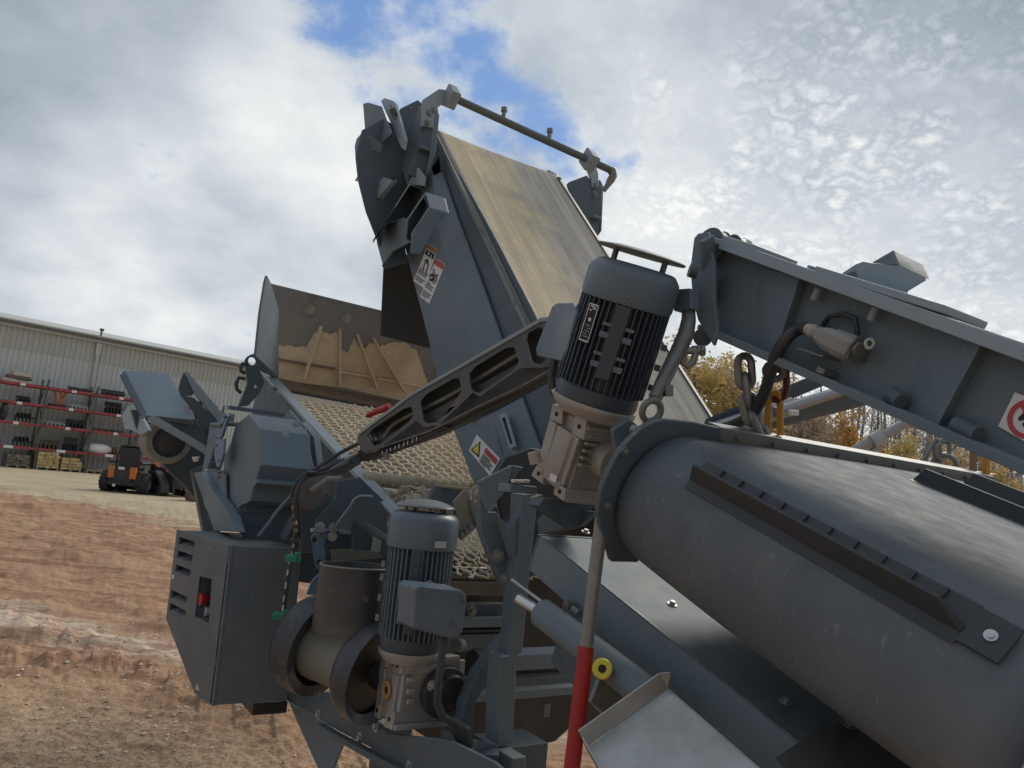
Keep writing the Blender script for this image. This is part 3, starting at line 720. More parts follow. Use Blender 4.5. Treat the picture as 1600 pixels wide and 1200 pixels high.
def tree_meshes(seed, h, spread, leaves, size, lm, bark, bare):
    R = random.Random(seed); mb = MB(); tips = []
    pts = [V((0, 0, -.2))]; 
    for k in range(1, 7): pts.append(V((R.uniform(-.12, .12) * k * .5, R.uniform(-.12, .12) * k * .5, h * .93 * k / 6)))
    mb.tube(pts, .1, 7, rs=[.15 * h / 8 * (1 - .85 * k / 6) + .012 for k in range(7)])
    nb = 26 if bare else 22
    for k in range(nb):
        f = R.uniform(.25, .97); i = min(int(f * 6), 5); p = pts[i].lerp(pts[i + 1], f * 6 - i); a = R.uniform(0, 2 * pi)
        L = spread * (1.25 - f) * R.uniform(.6, 1.1); up = R.uniform(.4, 1.3)
        d = V((cos(a), sin(a), up)); q1 = p + d * L * .5; q2 = p + V((cos(a) * 1.0, sin(a), up * 1.3)) * L
        mb.tube([p, q1, q2], .03, 5, rs=[.045 * (1.2 - f), .03 * (1.2 - f), .006])
        tips += [q1, q2, q1.lerp(q2, .5)]
        for _ in range(4 if bare else 2):
            b = q1.lerp(q2, R.uniform(0, 1)); e = b + V((R.uniform(-1, 1), R.uniform(-1, 1), R.uniform(.3, 1.4))) * .28 * spread; mb.tube([b, e], .012, 4, rs=[.014, .004]); tips.append(e)
    trunk = mb.mesh('trunk', bark)
    lv, lf = [], []
    for k in range(leaves):
        c = R.choice(tips) + V((R.gauss(0, 1), R.gauss(0, 1), R.gauss(0, .8))) * spread * .14
        u = V((R.gauss(0, 1), R.gauss(0, 1), R.gauss(0, 1))).normalized(); w = u.cross(V((R.gauss(0, 1), R.gauss(0, 1), R.gauss(0, 1)))).normalized(); s = size * R.uniform(.6, 1.4)
        b = len(lv); lv += [c - u * s, c + w * s * .55, c + u * s, c - w * s * .55]; lf.append([b, b + 1, b + 2, b + 3])
    crown = bpy.data.meshes.new('crown'); crown.from_pydata([tuple(q) for q in lv], [], lf); crown.materials.append(lm)
    return trunk, crown
def build_trees():
    kinds = {
        'olive': ('broadleaf_tree', [tree_meshes(s, 9, 2.3, 5200, .11, L_OLIVE, BARK, False) for s in (1, 2)]),
        'tan': ('broadleaf_tree', [tree_meshes(s, 8.5, 2.2, 4600, .11, L_TAN, BARK, False) for s in (3, 4)]),
        'orange': ('orange_tree', [tree_meshes(s, 7, 1.9, 4000, .10, L_ORANGE, BARK, False) for s in (5,)]),
        'bare': ('bare_tree', [tree_meshes(s, 9.5, 1.7, 700, .05, L_GREY, b, True) for s, b in ((6, BARK), (7, BARK_P), (8, BARK_P))]),
    }
    lab = {'olive': 'olive yellow autumn tree seen above the overband magnet', 'tan': 'tan autumn tree in the belt behind the machinery',
           'orange': 'bright orange autumn tree under the long beam', 'bare': 'thin bare grey tree in the wood behind the machinery'}
    R = random.Random(12)
    spots = []
    for x, top, kd, d in ((1068, 548, 'tan', 40), (1096, 572, 'olive', 38), (1125, 565, 'olive', 42), (1150, 590, 'tan', 39), (1178, 600, 'tan', 44), (1205, 600, 'olive', 41),
                          (1236, 600, 'bare', 46), (1338, 652, 'orange', 34), (1302, 660, 'tan', 38), (1412, 690, 'olive', 30), (1490, 705, 'tan', 30), (1560, 730, 'olive', 29), (1262, 640, 'tan', 40)):
        spots.append((x, top, kd, d))
    for k in range(46): 
        x = 1225 + k * 8.6 + R.uniform(-4, 4); spots.append((x, R.uniform(560, 640), 'bare', R.uniform(34, 52)))
    own = {1068: 'tan bushy tree just right of the steel hanger rod', 1096: 'olive tree under the knuckle end of the beam', 1125: 'yellow olive tree left of the lifting chain', 1150: 'tan tree just behind the lifting chain', 1178: 'tan tree between the lifting chain and the power cable', 1205: 'olive tree behind the yellow lifting link',
           1302: 'tan tree above the grey twin strut', 1412: 'olive tree behind the sleeved grey hose', 1490: 'tan tree behind the far chain hook', 1560: 'olive tree at the right edge behind the far yellow link', 1262: 'tan tree just right of the yellow lifting link', 1040: 'tan tree behind the thick hanger rod', 1000: 'tan tree hidden behind the near finned motor', 1236: 'pale bare tree beside the red shackle'}
    for x, top, kd, d in spots:
        nm, ms = kinds[kd]; tr, cr = R.choice(ms)
        p = P(x, 780, d); p.z = 0; q = P(x, top, d); hh = max(q.z, 4.) / ({'olive': 9, 'tan': 8.5, 'orange': 7, 'bare': 9.5}[kd])
        t = thing(nm, own.get(x, lab[kd]), 'tree', p, {'olive': 'olive trees in the autumn wood', 'tan': 'tan trees in the autumn wood', 'orange': 'orange trees in the autumn wood', 'bare': 'bare trees in the autumn wood'}[kd])
        t.rotation_euler = (0, 0, R.uniform(0, 6.28)); t.scale = (hh * R.uniform(.85, 1.1), hh * R.uniform(.85, 1.1), hh)
        for n_, me in (('trunk', tr), ('crown', cr)):
            o = bpy.data.objects.new(n_, me); COL.objects.link(o); o.parent = t
    # the wood's far mass and undergrowth
    lv, lf = [], []
    for k in range(16000):
        a = radians(R.uniform(4, 75)); r = R.uniform(46, 64); hmax = 4.6 if R.random() < .8 else 7
        c = V((sin(a) * r, cos(a) * r, R.random() ** 1.6 * hmax)); s = R.uniform(.12, .34)
        u = V((R.gauss(0, 1), R.gauss(0, 1), R.gauss(0, 1.4))).normalized(); w = u.cross(V((R.gauss(0, 1), R.gauss(0, 1), R.gauss(0, 1)))).normalized()
        b = len(lv); lv += [c - u * s, c + w * s * .4, c + u * s, c - w * s * .4]; lf.append([b, b + 1, b + 2, b + 3])
    me = bpy.data.meshes.new('undergrowth'); me.from_pydata([tuple(q) for q in lv], [], lf); me.materials.append(leaf_mat('wood_mass', (.36, .29, .19), (.46, .34, .22), (.26, .22, .17)))
    o = bpy.data.objects.new('undergrowth', me); COL.objects.link(o); o['kind'] = 'stuff'; o['label'] = 'brown undergrowth and far thicket of the autumn wood'; o['category'] = 'undergrowth'
build_trees()

# ================================================================= SHARED MACHINE BITS
NC, NL = MC, ML
def poly(name, pl, pts, t, m, parent, holes=(), bevel=.003, label=None, off=0., kind=None):
    """plate outlined on a real plane and thickened by vector t"""
    return part(name, MB().plate(pl.pts(pts, off), t, [pl.pts(h, off) for h in holes]), m, parent, bevel, label, kind)
def circ(pl, x, y, r, n=16):
    c = pl.at(x, y); u, w = frame(pl.n); return [c + r * (cos(2 * pi * k / n) * u + sin(2 * pi * k / n) * w) for k in range(n)]
def bolts(parent, pl, pts, out, r=.009, m=None, name='bolt'):
    for x, y in pts: part(name, MB().bolt(pl.at(x, y), out, r), m or ZINC, parent)

# ================================================================= SCREEN BOX (left side plate, mesh, rollers, guard)
NS = nrm(17.5)
MESH = PL(735, 765, 3.61, NS)
SIDE = Plane(MESH.at(590, 745), NC)
def build_screen():
    t = thing('screen_box', 'slate grey vibrating screen box with dusty woven mesh deck', 'screen box', GROUND.at(520, 1010))
    th = MC * .012
    # side plate and its capping flange
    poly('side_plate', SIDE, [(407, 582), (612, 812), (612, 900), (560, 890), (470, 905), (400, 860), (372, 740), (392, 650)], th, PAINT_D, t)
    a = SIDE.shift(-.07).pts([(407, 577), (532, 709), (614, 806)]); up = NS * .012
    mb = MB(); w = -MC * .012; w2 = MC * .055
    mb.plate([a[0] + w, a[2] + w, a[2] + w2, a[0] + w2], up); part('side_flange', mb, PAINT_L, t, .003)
    # lifting lug with eye
    lug = [(383, 563), (387, 557), (394, 553), (402, 553), (430, 558), (433, 592), (405, 577), (414, 597), (406, 614), (388, 634), (372, 636), (387, 600)]
    pl = Plane(SIDE.at(432, 590, -.03), NL)
    part('lifting_lug', MB().plate(pl.pts(lug), ML * .03, [circ(pl, 394.5, 564, .026), circ(pl, 400, 604, .011, 10)]), PAINT_D, t, .003)
    for pts in ([(385, 570), (379, 568), (376, 574), (377, 580), (383, 583)], [(383, 592), (373, 590), (369, 600), (370, 608), (377, 614)]):
        part('hook', MB().tube([pl.at(*q) for q in pts], .012, 8), RUBBER_D, t)
    # woven mesh: two crossing wire families inside the deck outline
    outl = [(436, 604), (470, 608), (640, 637), (668, 650), (706, 690), (728, 722), (760, 768), (740, 768), (592, 746), (560, 712)]
    quad = MESH.pts([(437, 605), (700, 655), (760, 768), (592, 746)])
    e1, e2 = MC, inc(17.5)
    o = MESH.o; pol = [((p - o).dot(e1), (p - o).dot(e2)) for p in quad]
    def clip(p, d):
        tn, tx = -9, 9; k = len(pol)
        ar = sum(pol[i][0] * pol[(i + 1) % k][1] - pol[(i + 1) % k][0] * pol[i][1] for i in range(k)); sg = 1 if ar > 0 else -1
        for i in range(k):
            (ax, ay), (bx, by) = pol[i], pol[(i + 1) % k]; nx, ny = -(by - ay) * sg, (bx - ax) * sg
            den = nx * d[0] + ny * d[1]; num = nx * (p[0] - ax) + ny * (p[1] - ay)
            if abs(den) < 1e-9:
                if num < 0: return None
                continue
            q = -num / den
            if den > 0: tn = max(tn, q)
            else: tx = min(tx, q)
        return (tn, tx) if tx - tn > .02 else None
    mb = MB(); R = random.Random(3)
    for fam, (d, sp) in enumerate((((.985, -.17), .072), ((0.06, .998), .054))):
        nn = (-d[1], d[0])
        for k in range(-60, 60):
            p0 = (nn[0] * sp * k, nn[1] * sp * k); r = clip(p0, d)
            if not r: continue
            st = (.054, .072)[fam] / 2; n = max(2, int((r[1] - r[0]) / st)); pts = []; j = R.uniform(-.006, .006)
            for i in range(n + 1):
                q = r[0] + (r[1] - r[0]) * i / n; zz = .004 * (1 if fam else -1) * (1 if (i + k) % 2 else -1); lat = .002 * (1 if (i // 2 + k) % 2 else -1)
                x, y = p0[0] + d[0] * q + nn[0] * (lat + j), p0[1] + d[1] * q + nn[1] * (lat + j)
                pts.append(o + e1 * (x + R.uniform(-.003, .003)) + e2 * (y + R.uniform(-.003, .003)) + NS * (zz - .03 * sin(min(max((x + 1.0) / 1.3, 0), 1) * pi)))
            mb.tube(pts, .0050, 5)
    part('screen_mesh', mb, WIRE, t, kind='stuff')
    # tray of caked material seen through the mesh
    mb = MB(); a = MESH.shift(-.34).pts([(470, 628), (730, 665), (770, 775), (592, 756)])
    mb.plate(a, -NS * .02); part('under_tray', mb, mat('brown_tray_dust', (.085, .068, .05), .85, layers=((5., (.26, .21, .15), .54, .68), (14., (.07, .06, .05), .5, .68)), bump=((14., .6, .03),)), t)
    # cross tubes with wire clamps
    def roll(p, q, r, nm='cross_tube', m=LINING):
        ax = (q - p); L = ax.length; ax.normalize(); prof = []; n = int(L / .05)
        for k in range(n):
            x = L * k / n; prof += [(r * .86, x), (r, x + .008), (r * 1.04, x + .026), (r, x + .042)]
        prof.append((r * .86, L)); mb = MB().lathe(p, ax, prof, 16); mb.cyl(p - ax * .02, q + ax * .02, r * .8, 14); return part(nm, mb, m, t)
    TANR = mat('tan_dusty_roller', (.42, .36, .25), .8, layers=((8., (.30, .25, .17), .4, .7), (30., (.5, .44, .33), .5, .8)), bump=((50., .4, .005),))
    p = MESH.at(575, 748, -.02); roll(p, p + MC * .62, .032, m=TANR)
    R2 = random.Random(8)
    # stones lying on the lower deck
    low = PL(640, 790, 3.3, NS)
    mb = MB()
    for k in range(46):
        c = low.at(R2.uniform(598, 715), R2.uniform(772, 800)); s = R2.uniform(.018, .055)
        bm_v = []
        for q in range(10):
            v = V((R2.gauss(0, 1), R2.gauss(0, 1), R2.gauss(0, .8))).normalized() * s * R2.uniform(.7, 1.15); bm_v.append(c + v)
        bm = bmesh.new(); vv = [bm.verts.new(q) for q in bm_v]; bmesh.ops.convex_hull(bm, input=vv)
        bm.verts.index_update(); mb.add([v.co.copy() for v in bm.verts], [[v.index for v in f.verts] for f in bm.faces]); bm.free()
    part('stone_lumps', mb, STONE, t, kind='stuff')
    mb = MB(); mb.plate(low.shift(-.03).pts([(590, 765), (770, 775), (790, 880), (610, 830)]), -NS * .012); part('lower_deck_plate', mb, DUSTY, t)
    # lower mesh seen past the near motor's cover
    LM = PL(740, 855, 3.0, NS); mb = MB(); a, b = LM.at(700, 832), LM.at(770, 872); e1, e2 = MC, inc(17.5)
    for fam in (0, 1):
        for k in range(-5, 6):
            pts = []
            for i in range(-10, 11):
                u_, v_ = (i * .016, k * .05) if fam == 0 else (k * .036, i * .025)
                wv = .010 * (1 if (i // 2 + k) % 2 else -1); u_, v_ = (u_, v_ + wv) if fam == 0 else (u_ + wv * .6, v_)
                pts.append(LM.at(740, 856) + e1 * u_ + e2 * v_ + NS * (.003 * (1 if (i + k) % 2 else -1)))
            mb.tube(pts, .0036, 5)
    part('lower_mesh', mb, WIRE, t, kind='stuff')
    p = P(700, 872, 2.95); roll(p, p + MC * .26, .03)
    # drive guard: eight-sided box standing out from the side plate
    GP = PL(395, 720, 3.35, NC)
    out = [(389, 647), (406, 670), (407, 726), (400, 748), (401, 755), (395, 762), (391, 782), (366, 799), (349, 768), (349, 717), (360, 693), (368, 664)]
    g = poly('drive_guard', GP, out, MC * .225, PAINT, t, bevel=.004)
    f = GP.pts([(401, 754), (399, 760)]); part('guard_lip', MB().box(f[0] - MC * .01 - ML * .03, MC * .25, ML * .05, MZ * .008), PAINT, g)
    bolts(g, PL(440, 676, 3.3, NL), [(446, 679), (462, 662)], -ML, .010, PAINT_L, 'guard_bolt')
    fr = PL(478, 705, 3.5, NC)
    poly('guard_back_plate', fr, [(440, 653), (452, 641), (476, 668), (480, 700), (490, 738), (470, 742), (474, 690), (470, 668)], MC * .01, PAINT, t)
    poly('stiffener_rib', PL(500, 720, 3.55, NC), [(480, 660), (500, 685), (507, 740), (498, 738), (492, 700)], -MC * .03, PAINT, t)
    # front support frame left of the guard
    FP = PL(340, 740, 3.75, NC)
    poly('frame_plate', FP, [(328, 664), (341, 658), (337, 690), (323, 735), (351, 740), (352, 790), (372, 826), (340, 828), (318, 788), (315, 740)], MC * .012, PAINT, t)
    FB = PL(340, 780, 3.72, NC)
    poly('frame_gusset', FB, [(318, 740), (330, 738), (349, 768), (376, 805), (384, 832), (352, 830)], -MC * .05, PAINT, t)
    part('frame_shelf', MB().box(P(319, 736, 3.72), MC * .14, -ML * .06, MZ * .012), PAINT_L, t, .002)
    for y, x in ((664, 330), (662, 356)): part('frame_bar', MB().cyl(P(x, y, 3.72), P(x + 18, y + 1, 3.72), .012, 12), GREYSTEEL, t)
    part('frame_bar', MB().cyl(P(341, 743, 3.7), P(352, 744, 3.7), .012, 12), GREYSTEEL, t)
    LK = PL(343, 690, 3.66, NC)
    poly('link_plate', LK, [(347, 650), (352, 645), (357, 649), (346, 682), (342, 686), (337, 682), (335, 676)], MC * .012, BLUE, t, holes=[[(351, 651), (353, 654), (351, 656), (349, 653)]])
    poly('link_plate', LK, [(337, 686), (350, 685), (349, 708), (342, 731), (338, 729), (334, 711)], MC * .012, BLUE, t, holes=[[(338, 694), (340, 696), (339, 700), (337, 697)], [(341, 718), (343, 720), (342, 724), (340, 721)]])
    part('top_bar', MB().box(P(358, 639, 3.75), MC * .30, ML * .05, MZ * .018), PAINT_D, t, .002)
    part('top_bar_bracket', MB().box(P(351, 645, 3.73), MC * .05, ML * .05, -MZ * .05), PAINT, t, .003)
    # lower body under the guard
    poly('lower_body', PL(440, 800, 3.45, NL), [(372, 792), (410, 762), (460, 766), (560, 790), (600, 812), (604, 905), (540, 920), (440, 905), (400, 850), (372, 830)], ML * .03, PAINT_D, t)
    poly('chute_lip', PL(400, 800, 3.38, NL), [(384, 783), (402, 763), (458, 768), (452, 800), (380, 802)], ML * .02, PAINT_D, t)
    poly('dusty_inner', PL(400, 815, 3.42, NL), [(372, 802), (398, 800), (420, 836), (372, 826)], ML * .02, mat('brown_dusty_inner', (.16, .14, .11), .8), t)
    part('cable_arm', MB().tube([P(404, 838, 3.2), P(420, 818, 3.2), P(432, 800, 3.2), P(454, 776, 3.2)], .008, 8), PAINT, t)
    poly('diagonal_brace', PL(440, 820, 3.25, NC), [(436, 840), (450, 812), (458, 800), (456, 822), (446, 845)], MC * .03, PAINT_D, t)
    # column plates to the right of the cable drop
    poly('column_plate', PL(480, 800, 3.15, NL), [(464, 772), (512, 770), (545, 800), (545, 862), (470, 864)], ML * .02, PAINT_D, t)
    poly('folded_plate', PL(520, 780, 3.05, NL), [(494, 826), (494, 812), (524, 780), (527, 752), (562, 745), (600, 782), (606, 900), (548, 900), (552, 830)], ML * .015, PAINT_D, t)
    poly('outrigger_plate', PL(570, 800, 2.95, NL), [(523, 824), (549, 790), (553, 782), (562, 775), (583, 775), (604, 800), (606, 870), (580, 868), (586, 845), (572, 828), (553, 812), (546, 830)], ML * .012, PAINT_D, t, bevel=.002)
    part('plate_edge_rod', MB().tube([P(524, 822, 2.93), P(549, 788, 2.93), P(553, 780, 2.93), P(563, 774.5, 2.93), P(582, 775.5, 2.93)], .0045, 6), PAINT_L, t)
    part('latch_bar', MB().box(P(489, 826, 2.92), MC * .155, ML * .03, -MZ * .014), PAINT_L, t, .002)
    bolts(t, PL(505, 825, 2.9, NL), [(500, 823), (521, 824), (519, 838)], -ML, .011, ZINC, 'latch_bolt')
    for out, h in (([(487, 838), (492, 833), (500, 834), (505, 845), (509, 866), (506, 888), (500, 892), (494, 886), (491, 868)], [(491, 843), (499, 878)]),
                   ([(500, 896), (507, 898), (502, 915), (494, 930), (480, 929), (488, 908)], [(496, 905)])):
        lp_ = PL(497, 862, 2.9, NL); poly('blue_link', lp_, out, ML * .012, BLUE, t, holes=[[(x, y - 3), (x + 2, y), (x, y + 3), (x - 2, y)] for x, y in h])
    bolts(t, PL(494, 860, 2.89, NL), [(491, 843), (499, 878)], -ML, .005, BLACK, 'link_pin')
    part('blue_block', MB().box(P(508, 852, 2.93), MC * .05, ML * .05, MZ * .055), mat('deep_blue_paint', (.03, .06, .13), .4), t, .003)
    poly('gusset', PL(585, 835, 2.9, NL), [(567, 815), (604, 838), (604, 845), (586, 836)], -ML * .05, PAINT, t)
    poly('light_gap_plate', PL(590, 850, 2.96, NL), [(583, 838), (596, 845), (594, 862), (578, 866)], -ML * .004, mat('pale_green_grey_panel', (.34, .36, .30), .6), t)
    # pipe clamp fittings above the cable drop
    part('hose_saddle', MB().tube([P(487, 766, 2.75), P(513, 748, 2.75), P(534, 747, 2.75)], .010, 8), GREYSTEEL, t)
    part('end_drum', MB().cyl(P(474, 778, 3.05), P(484, 774, 2.95), .055, 20), mat('brown_grey_cap', (.10, .085, .075), .7), t)
    return t
build_screen()

# ================================================================= FEED HOPPER
def build_hopper():
    t = thing('feed_hopper', 'high feed hopper with dust caked ribbed back wall behind the mesh', 'hopper', V((SIDE.at(432, 588).x, SIDE.at(432, 588).y, 0)))
    corner = SIDE.at(438, 592)
    tilt = radians(18); nb = cos(tilt) * ML + sin(tilt) * MZ
    BW = Plane(corner + ML * .02, nb)
    poly('wing_plate', Plane(corner, (MC * .9 - ML * .5)), [(411, 440), (414, 430), (420, 442), (432, 483), (432, 589), (396, 556), (403, 489)], (MC - ML * .4) * .012, PAINT, t)
    poly('back_wall', BW, [(419, 442), (690, 508), (706, 530), (706, 660), (655, 640), (434, 596)], nb * .012, HOPPERM, t)
    # caked dust sheet, scalloped between the ribs
    caked = [(434, 540), (452, 540), (478, 543), (492, 520), (499, 512), (507, 520), (516, 523), (526, 518), (532, 545), (543, 551), (553, 528), (560, 541), (568, 546), (578, 534), (590, 541), (606, 536), (628, 534), (650, 546), (668, 600), (640, 628), (600, 620), (540, 606), (434, 594)]
    R3 = random.Random(21); jag = []
    for (x0, y0), (x1, y1) in zip(caked, caked[1:] + caked[:1]):
        m_ = 1 if min(y0, y1) > 585 else max(1, int(math.hypot(x1 - x0, y1 - y0) / 3.2))
        for i in range(m_):
            f_ = i / m_; jag.append((x0 + (x1 - x0) * f_, y0 + (y1 - y0) * f_ + (R3.uniform(-2.2, 2.2) if i else 0)))
    poly('caked_dust', BW, jag, -nb * .006, DUSTY, t, off=-.002, bevel=0)
    for (x0, y0), (x1, y1) in (((499, 508), (470, 588)), ((528, 513), (525, 600)), ((555, 522), (584, 606)), ((580, 528), (628, 612))):
        a, b = BW.at(x0, y0, -.004), BW.at(x1, y1, -.004); s = (b - a).cross(nb).normalized() * .012
        mb = MB(); pr = -nb * .075
        mb.plate([a, b, b + pr, a + pr * .55], s); part('rib', mb, DUSTY, t, .002)
    for p0, p1 in (((432, 559), (522, 574)), ((528, 578), (580, 586)), ((588, 588), (664, 602))):
        a, b = BW.at(*p0, -.004), BW.at(*p1, -.004)
        part('cross_bar', MB().box(a, b - a, -nb * .03, -MZ * .012), RUST if p0[0] == 432 else DUSTY, t)
    a, b = BW.at(432, 590, -.01), BW.at(668, 636, -.01)
    part('discharge_lip', MB().box(a - MC * .02, b - a, -nb * .07 - MZ * .03, -MZ * .02), RUST, t, .003)
    part('lip_angle', MB().box(a - MC * .02 - MZ * .055, b - a, -nb * .05, -MZ * .015), PAINT_D, t, .002)
    for x, y in ((484, 484), (542, 497)): part('wall_bolt', MB().bolt(BW.at(x, y, -.002), -nb, .02, .025), ZINC, t)
    poly('far_wing_plate', Plane(BW.at(700, 560), (MC * .9 + ML * .3)), [(690, 508), (712, 540), (712, 650), (690, 640)], MC * .012, HOPPERM, t)
build_hopper()

# ================================================================= MAIN CONVEYOR
CA = P(683, 205, 4.7); CI = inc(48.5); CN = nrm(48.5)
SP = Plane(CA - MC * .06, NC)
def build_conveyor():
    t = thing('main_conveyor', 'tall folded conveyor with dusty tan belt rising over the screen', 'conveyor', V((CA.x, CA.y, 0)))
    Wd = .92
    # belt: carrying run, head wrap, return run
    R = .13; prof = []
    L = 3.05
    for k in range(41): prof.append(CA - CI * (L * (1 - k / 40)))
    for k in range(1, 13):
        a = pi * k / 12; prof.append(CA - CN * R + CN * R * cos(a) + CI * R * sin(a))
    for k in range(1, 11): prof.append(CA - CN * 2 * R - CI * (L * k / 10))
    mb = MB(); n = len(prof); vs = []; xs = [0, .035, .036, .055, .056, .30, .45, .60, .80, .895, Wd]
    sag = lambda x: -.008 * sin(pi * x / Wd)
    for p in prof: vs += [p + MC * x + CN * sag(x) for x in xs]
    m_ = len(xs); mb.add(vs, [[i * m_ + k, i * m_ + k + 1, (i + 1) * m_ + k + 1, (i + 1) * m_ + k] for i in range(n - 1) for k in range(m_ - 1)], True)
    beltm = bpy.data.materials.new('streaked_dusty_belt'); beltm.use_nodes = True; nt = beltm.node_tree; g = G(nt); bs = nt.nodes['Principled BSDF']
    tc = g.n('ShaderNodeTexCoord').outputs['Object']
    u = g.vm('DOT_PRODUCT', tc, tuple(MC)); v = g.vm('DOT_PRODUCT', tc, tuple(CI)); cb = g.n('ShaderNodeCombineXYZ'); nt.links.new(u, cb.inputs[0]); nt.links.new(v, cb.inputs[1])
    st = g.noise(g.vm('MULTIPLY', cb.outputs[0], (9., .35, 1)), 1.6, 7, .65, .3); st2 = g.noise(g.vm('MULTIPLY', cb.outputs[0], (40., .8, 1)), 1.5, 5, .6); mot = g.noise(tc, 7., 6, .65, .4); spk = g.noise(tc, 55., 3, .6); mot2 = g.noise(tc, 2.2, 5, .6, .5)
    u0 = CA.dot(MC); rel = g.m('MULTIPLY', g.m('SUBTRACT', u, u0 + wloc(t).dot(MC) * 0), 1 / Wd)
    tanc = g.mix(g.ss(st, .35, .65), (.40, .325, .20), (.56, .465, .305)); tanc = g.mix(g.ss(mot, .48, .72, 0, .6), tanc, (.31, .265, .19))
    greyc = g.mix(g.ss(st, .38, .66), (.15, .15, .145), (.30, .285, .245))
    wear = g.m('ADD', rel, g.m('MULTIPLY', g.m('SUBTRACT', mot2, .5), .9)); wear = g.m('ADD', wear, g.m('MULTIPLY', g.m('SUBTRACT', st, .5), .5))
    c = g.mix(g.ss(wear, .26, .66, 0, .92), tanc, greyc)
    c = g.mix(g.ss(st2, .56, .68, 0, .55), c, (.17, .145, .11)); c = g.mix(g.ss(spk, .66, .76, 0, .7), c, (.12, .10, .08))
    edge = g.ss(rel, .06, .035, 0, .8); c = g.mix(edge, c, g.mix(g.ss(st2, .4, .6), (.30, .29, .27), (.15, .15, .15)))
    nt.links.new(c, bs.inputs['Base Color']); bs.inputs['Roughness'].default_value = .75
    bp = g.n('ShaderNodeBump'); bp.inputs['Strength'].default_value = .35; bp.inputs['Distance'].default_value = .008; nt.links.new(g.m('ADD', st2, mot), bp.inputs['Height']); nt.links.new(bp.outputs[0], bs.inputs['Normal'])
    o = part('belt', mb, beltm, t, rec=False)
    # object coordinates are relative to the thing here: recentre
    md = o.modifiers.new('solid', 'SOLIDIFY'); md.thickness = .012; md.offset = -1
    part('head_drum', MB().cyl(CA - CN * R + MC * .03, CA - CN * R + MC * (Wd - .03), R - .014, 28), RUBBER_D, t)
    # near side plate, two leaves with a fold
    lower = [(606, 300), (668, 250), (676, 275), (684, 357), (707, 442), (734, 526), (768, 640), (782, 700), (800, 760), (800, 840), (776, 840), (735, 742), (690, 622), (669, 528), (632, 384)]
    poly('side_plate', SP, lower, MC * .012, PAINT, t)
    A = SP.pts([(676, 275), (684, 357), (707, 442), (734, 526), (768, 640), (790, 722)])
    B = [p + MC * .012 for p in SP.pts([(690, 268), (716, 345), (748, 430), (780, 520), (822, 640), (852, 722)])]
    B = [SP.shift(.05).at(*q) for q in ((690, 268), (716, 345), (748, 430), (780, 520), (822, 640), (852, 722))]
    part('folded_flange', MB().quadstrip(A, B, MC * .012), PAINT, t, .002)
    # inner return pan behind the flange, dark
    pan = Plane(CA + MC * .01, NC)
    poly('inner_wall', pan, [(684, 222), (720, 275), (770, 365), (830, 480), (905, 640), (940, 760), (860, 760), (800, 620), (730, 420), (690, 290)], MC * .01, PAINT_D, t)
    farp = Plane(CA + MC * (Wd + .02), NC)
    a = [CA - CI * s + MC * (Wd + .02) + CN * k for s, k in ((-.02, -.01), (3.05, -.01), (3.05, -.27), (-.02, -.27))]
    part('far_side_plate', MB().plate(a, MC * .012), PAINT, t)
    part('belt_edge_strip', MB().box(CA - CI * 3.05 + MC * (Wd - .006) + CN * .002, CI * 3.0, MC * .02, CN * .005), GREYSTEEL, t)
    a = CA - CI * 3.05 - MC * .016 + CN * .0; part('belt_edge_angle', MB().box(a - CN * .022, CI * 3.02, MC * .010, CN * .022), GREYSTEEL, t)
    # rubber curtain under the head
    CP_ = PL(640, 470, 4.86, NL)
    poly('rubber_curtain', CP_, [(600, 412), (640, 396), (690, 540), (690, 548), (640, 536), (595, 524)], ML * .012, RUBBER_D, t)
    # slot bracket near the lower end
    s2 = SP.shift(-.004)
    part('slot_frame', MB().plate(s2.pts([(782, 648), (793, 645), (808, 698), (798, 702)]), -MC * .008, [s2.pts([(786, 654), (791, 652), (803, 693), (799, 695)])]), PAINT_L, t, .001)
    part('slot_dark', MB().plate(s2.pts([(785, 653), (791, 651), (804, 694), (798, 696)]), -MC * .002), DARKHOLE, t)
    poly('hinge_arm', SP.shift(-.03), [(794, 702), (822, 712), (820, 730), (800, 745)], MC * .02, PAINT, t)
    # stickers
    def sticker(pl, quad, head, label, dark=None, picto=None):
        """flat printed label: quad = tl,tr,br,bl in view order"""
        q = pl.pts(quad, -.0015); st_ = part('warning_sticker', MB().plate(q, -MC * .0012), WHITE, t, label=label)
        tl, tr, br, bl = [p - MC * .0026 for p in q]
        def uv(a, b): return (tl * (1 - a) + tr * a) * (1 - b) + (bl * (1 - a) + br * a) * b
        def rect(a0, b0, a1, b1, m, nm='print'): part(nm, MB().plate([uv(a0, b0), uv(a1, b0), uv(a1, b1), uv(a0, b1)], -MC * .0006), m, st_)
        return uv, rect, st_
    def stroke(uv, st_, pts, w, m):
        mb = MB()
        for (a, b), (c, d) in zip(pts[:-1], pts[1:]):
            p, q = uv(a, b), uv(c, d); dd = (q - p).normalized(); s = dd.cross(MC).normalized() * w
            mb.plate([p - s, q - s, q + s, p + s], -MC * .0007)
        part('print', mb, m, st_)
    uv, rect, s_ = sticker(SP, [(670, 380), (684, 390), (663, 451), (646, 439)], 0, 'white label with amber heading and walking figure')
    rect(.03, .01, .97, .12, ORANGEP); rect(.08, .145, .92, .27, BLACK); rect(.3, .17, .45, .24, WHITE); rect(.6, .18, .75, .25, WHITE)
    stroke(uv, s_, [(.45, .32), (.5, .38), (.35, .5), (.45, .62)], .005, BLACK); stroke(uv, s_, [(.5, .36), (.72, .46), (.7, .6), (.85, .7)], .006, BLACK); stroke(uv, s_, [(.48, .36), (.25, .42)], .004, BLACK)
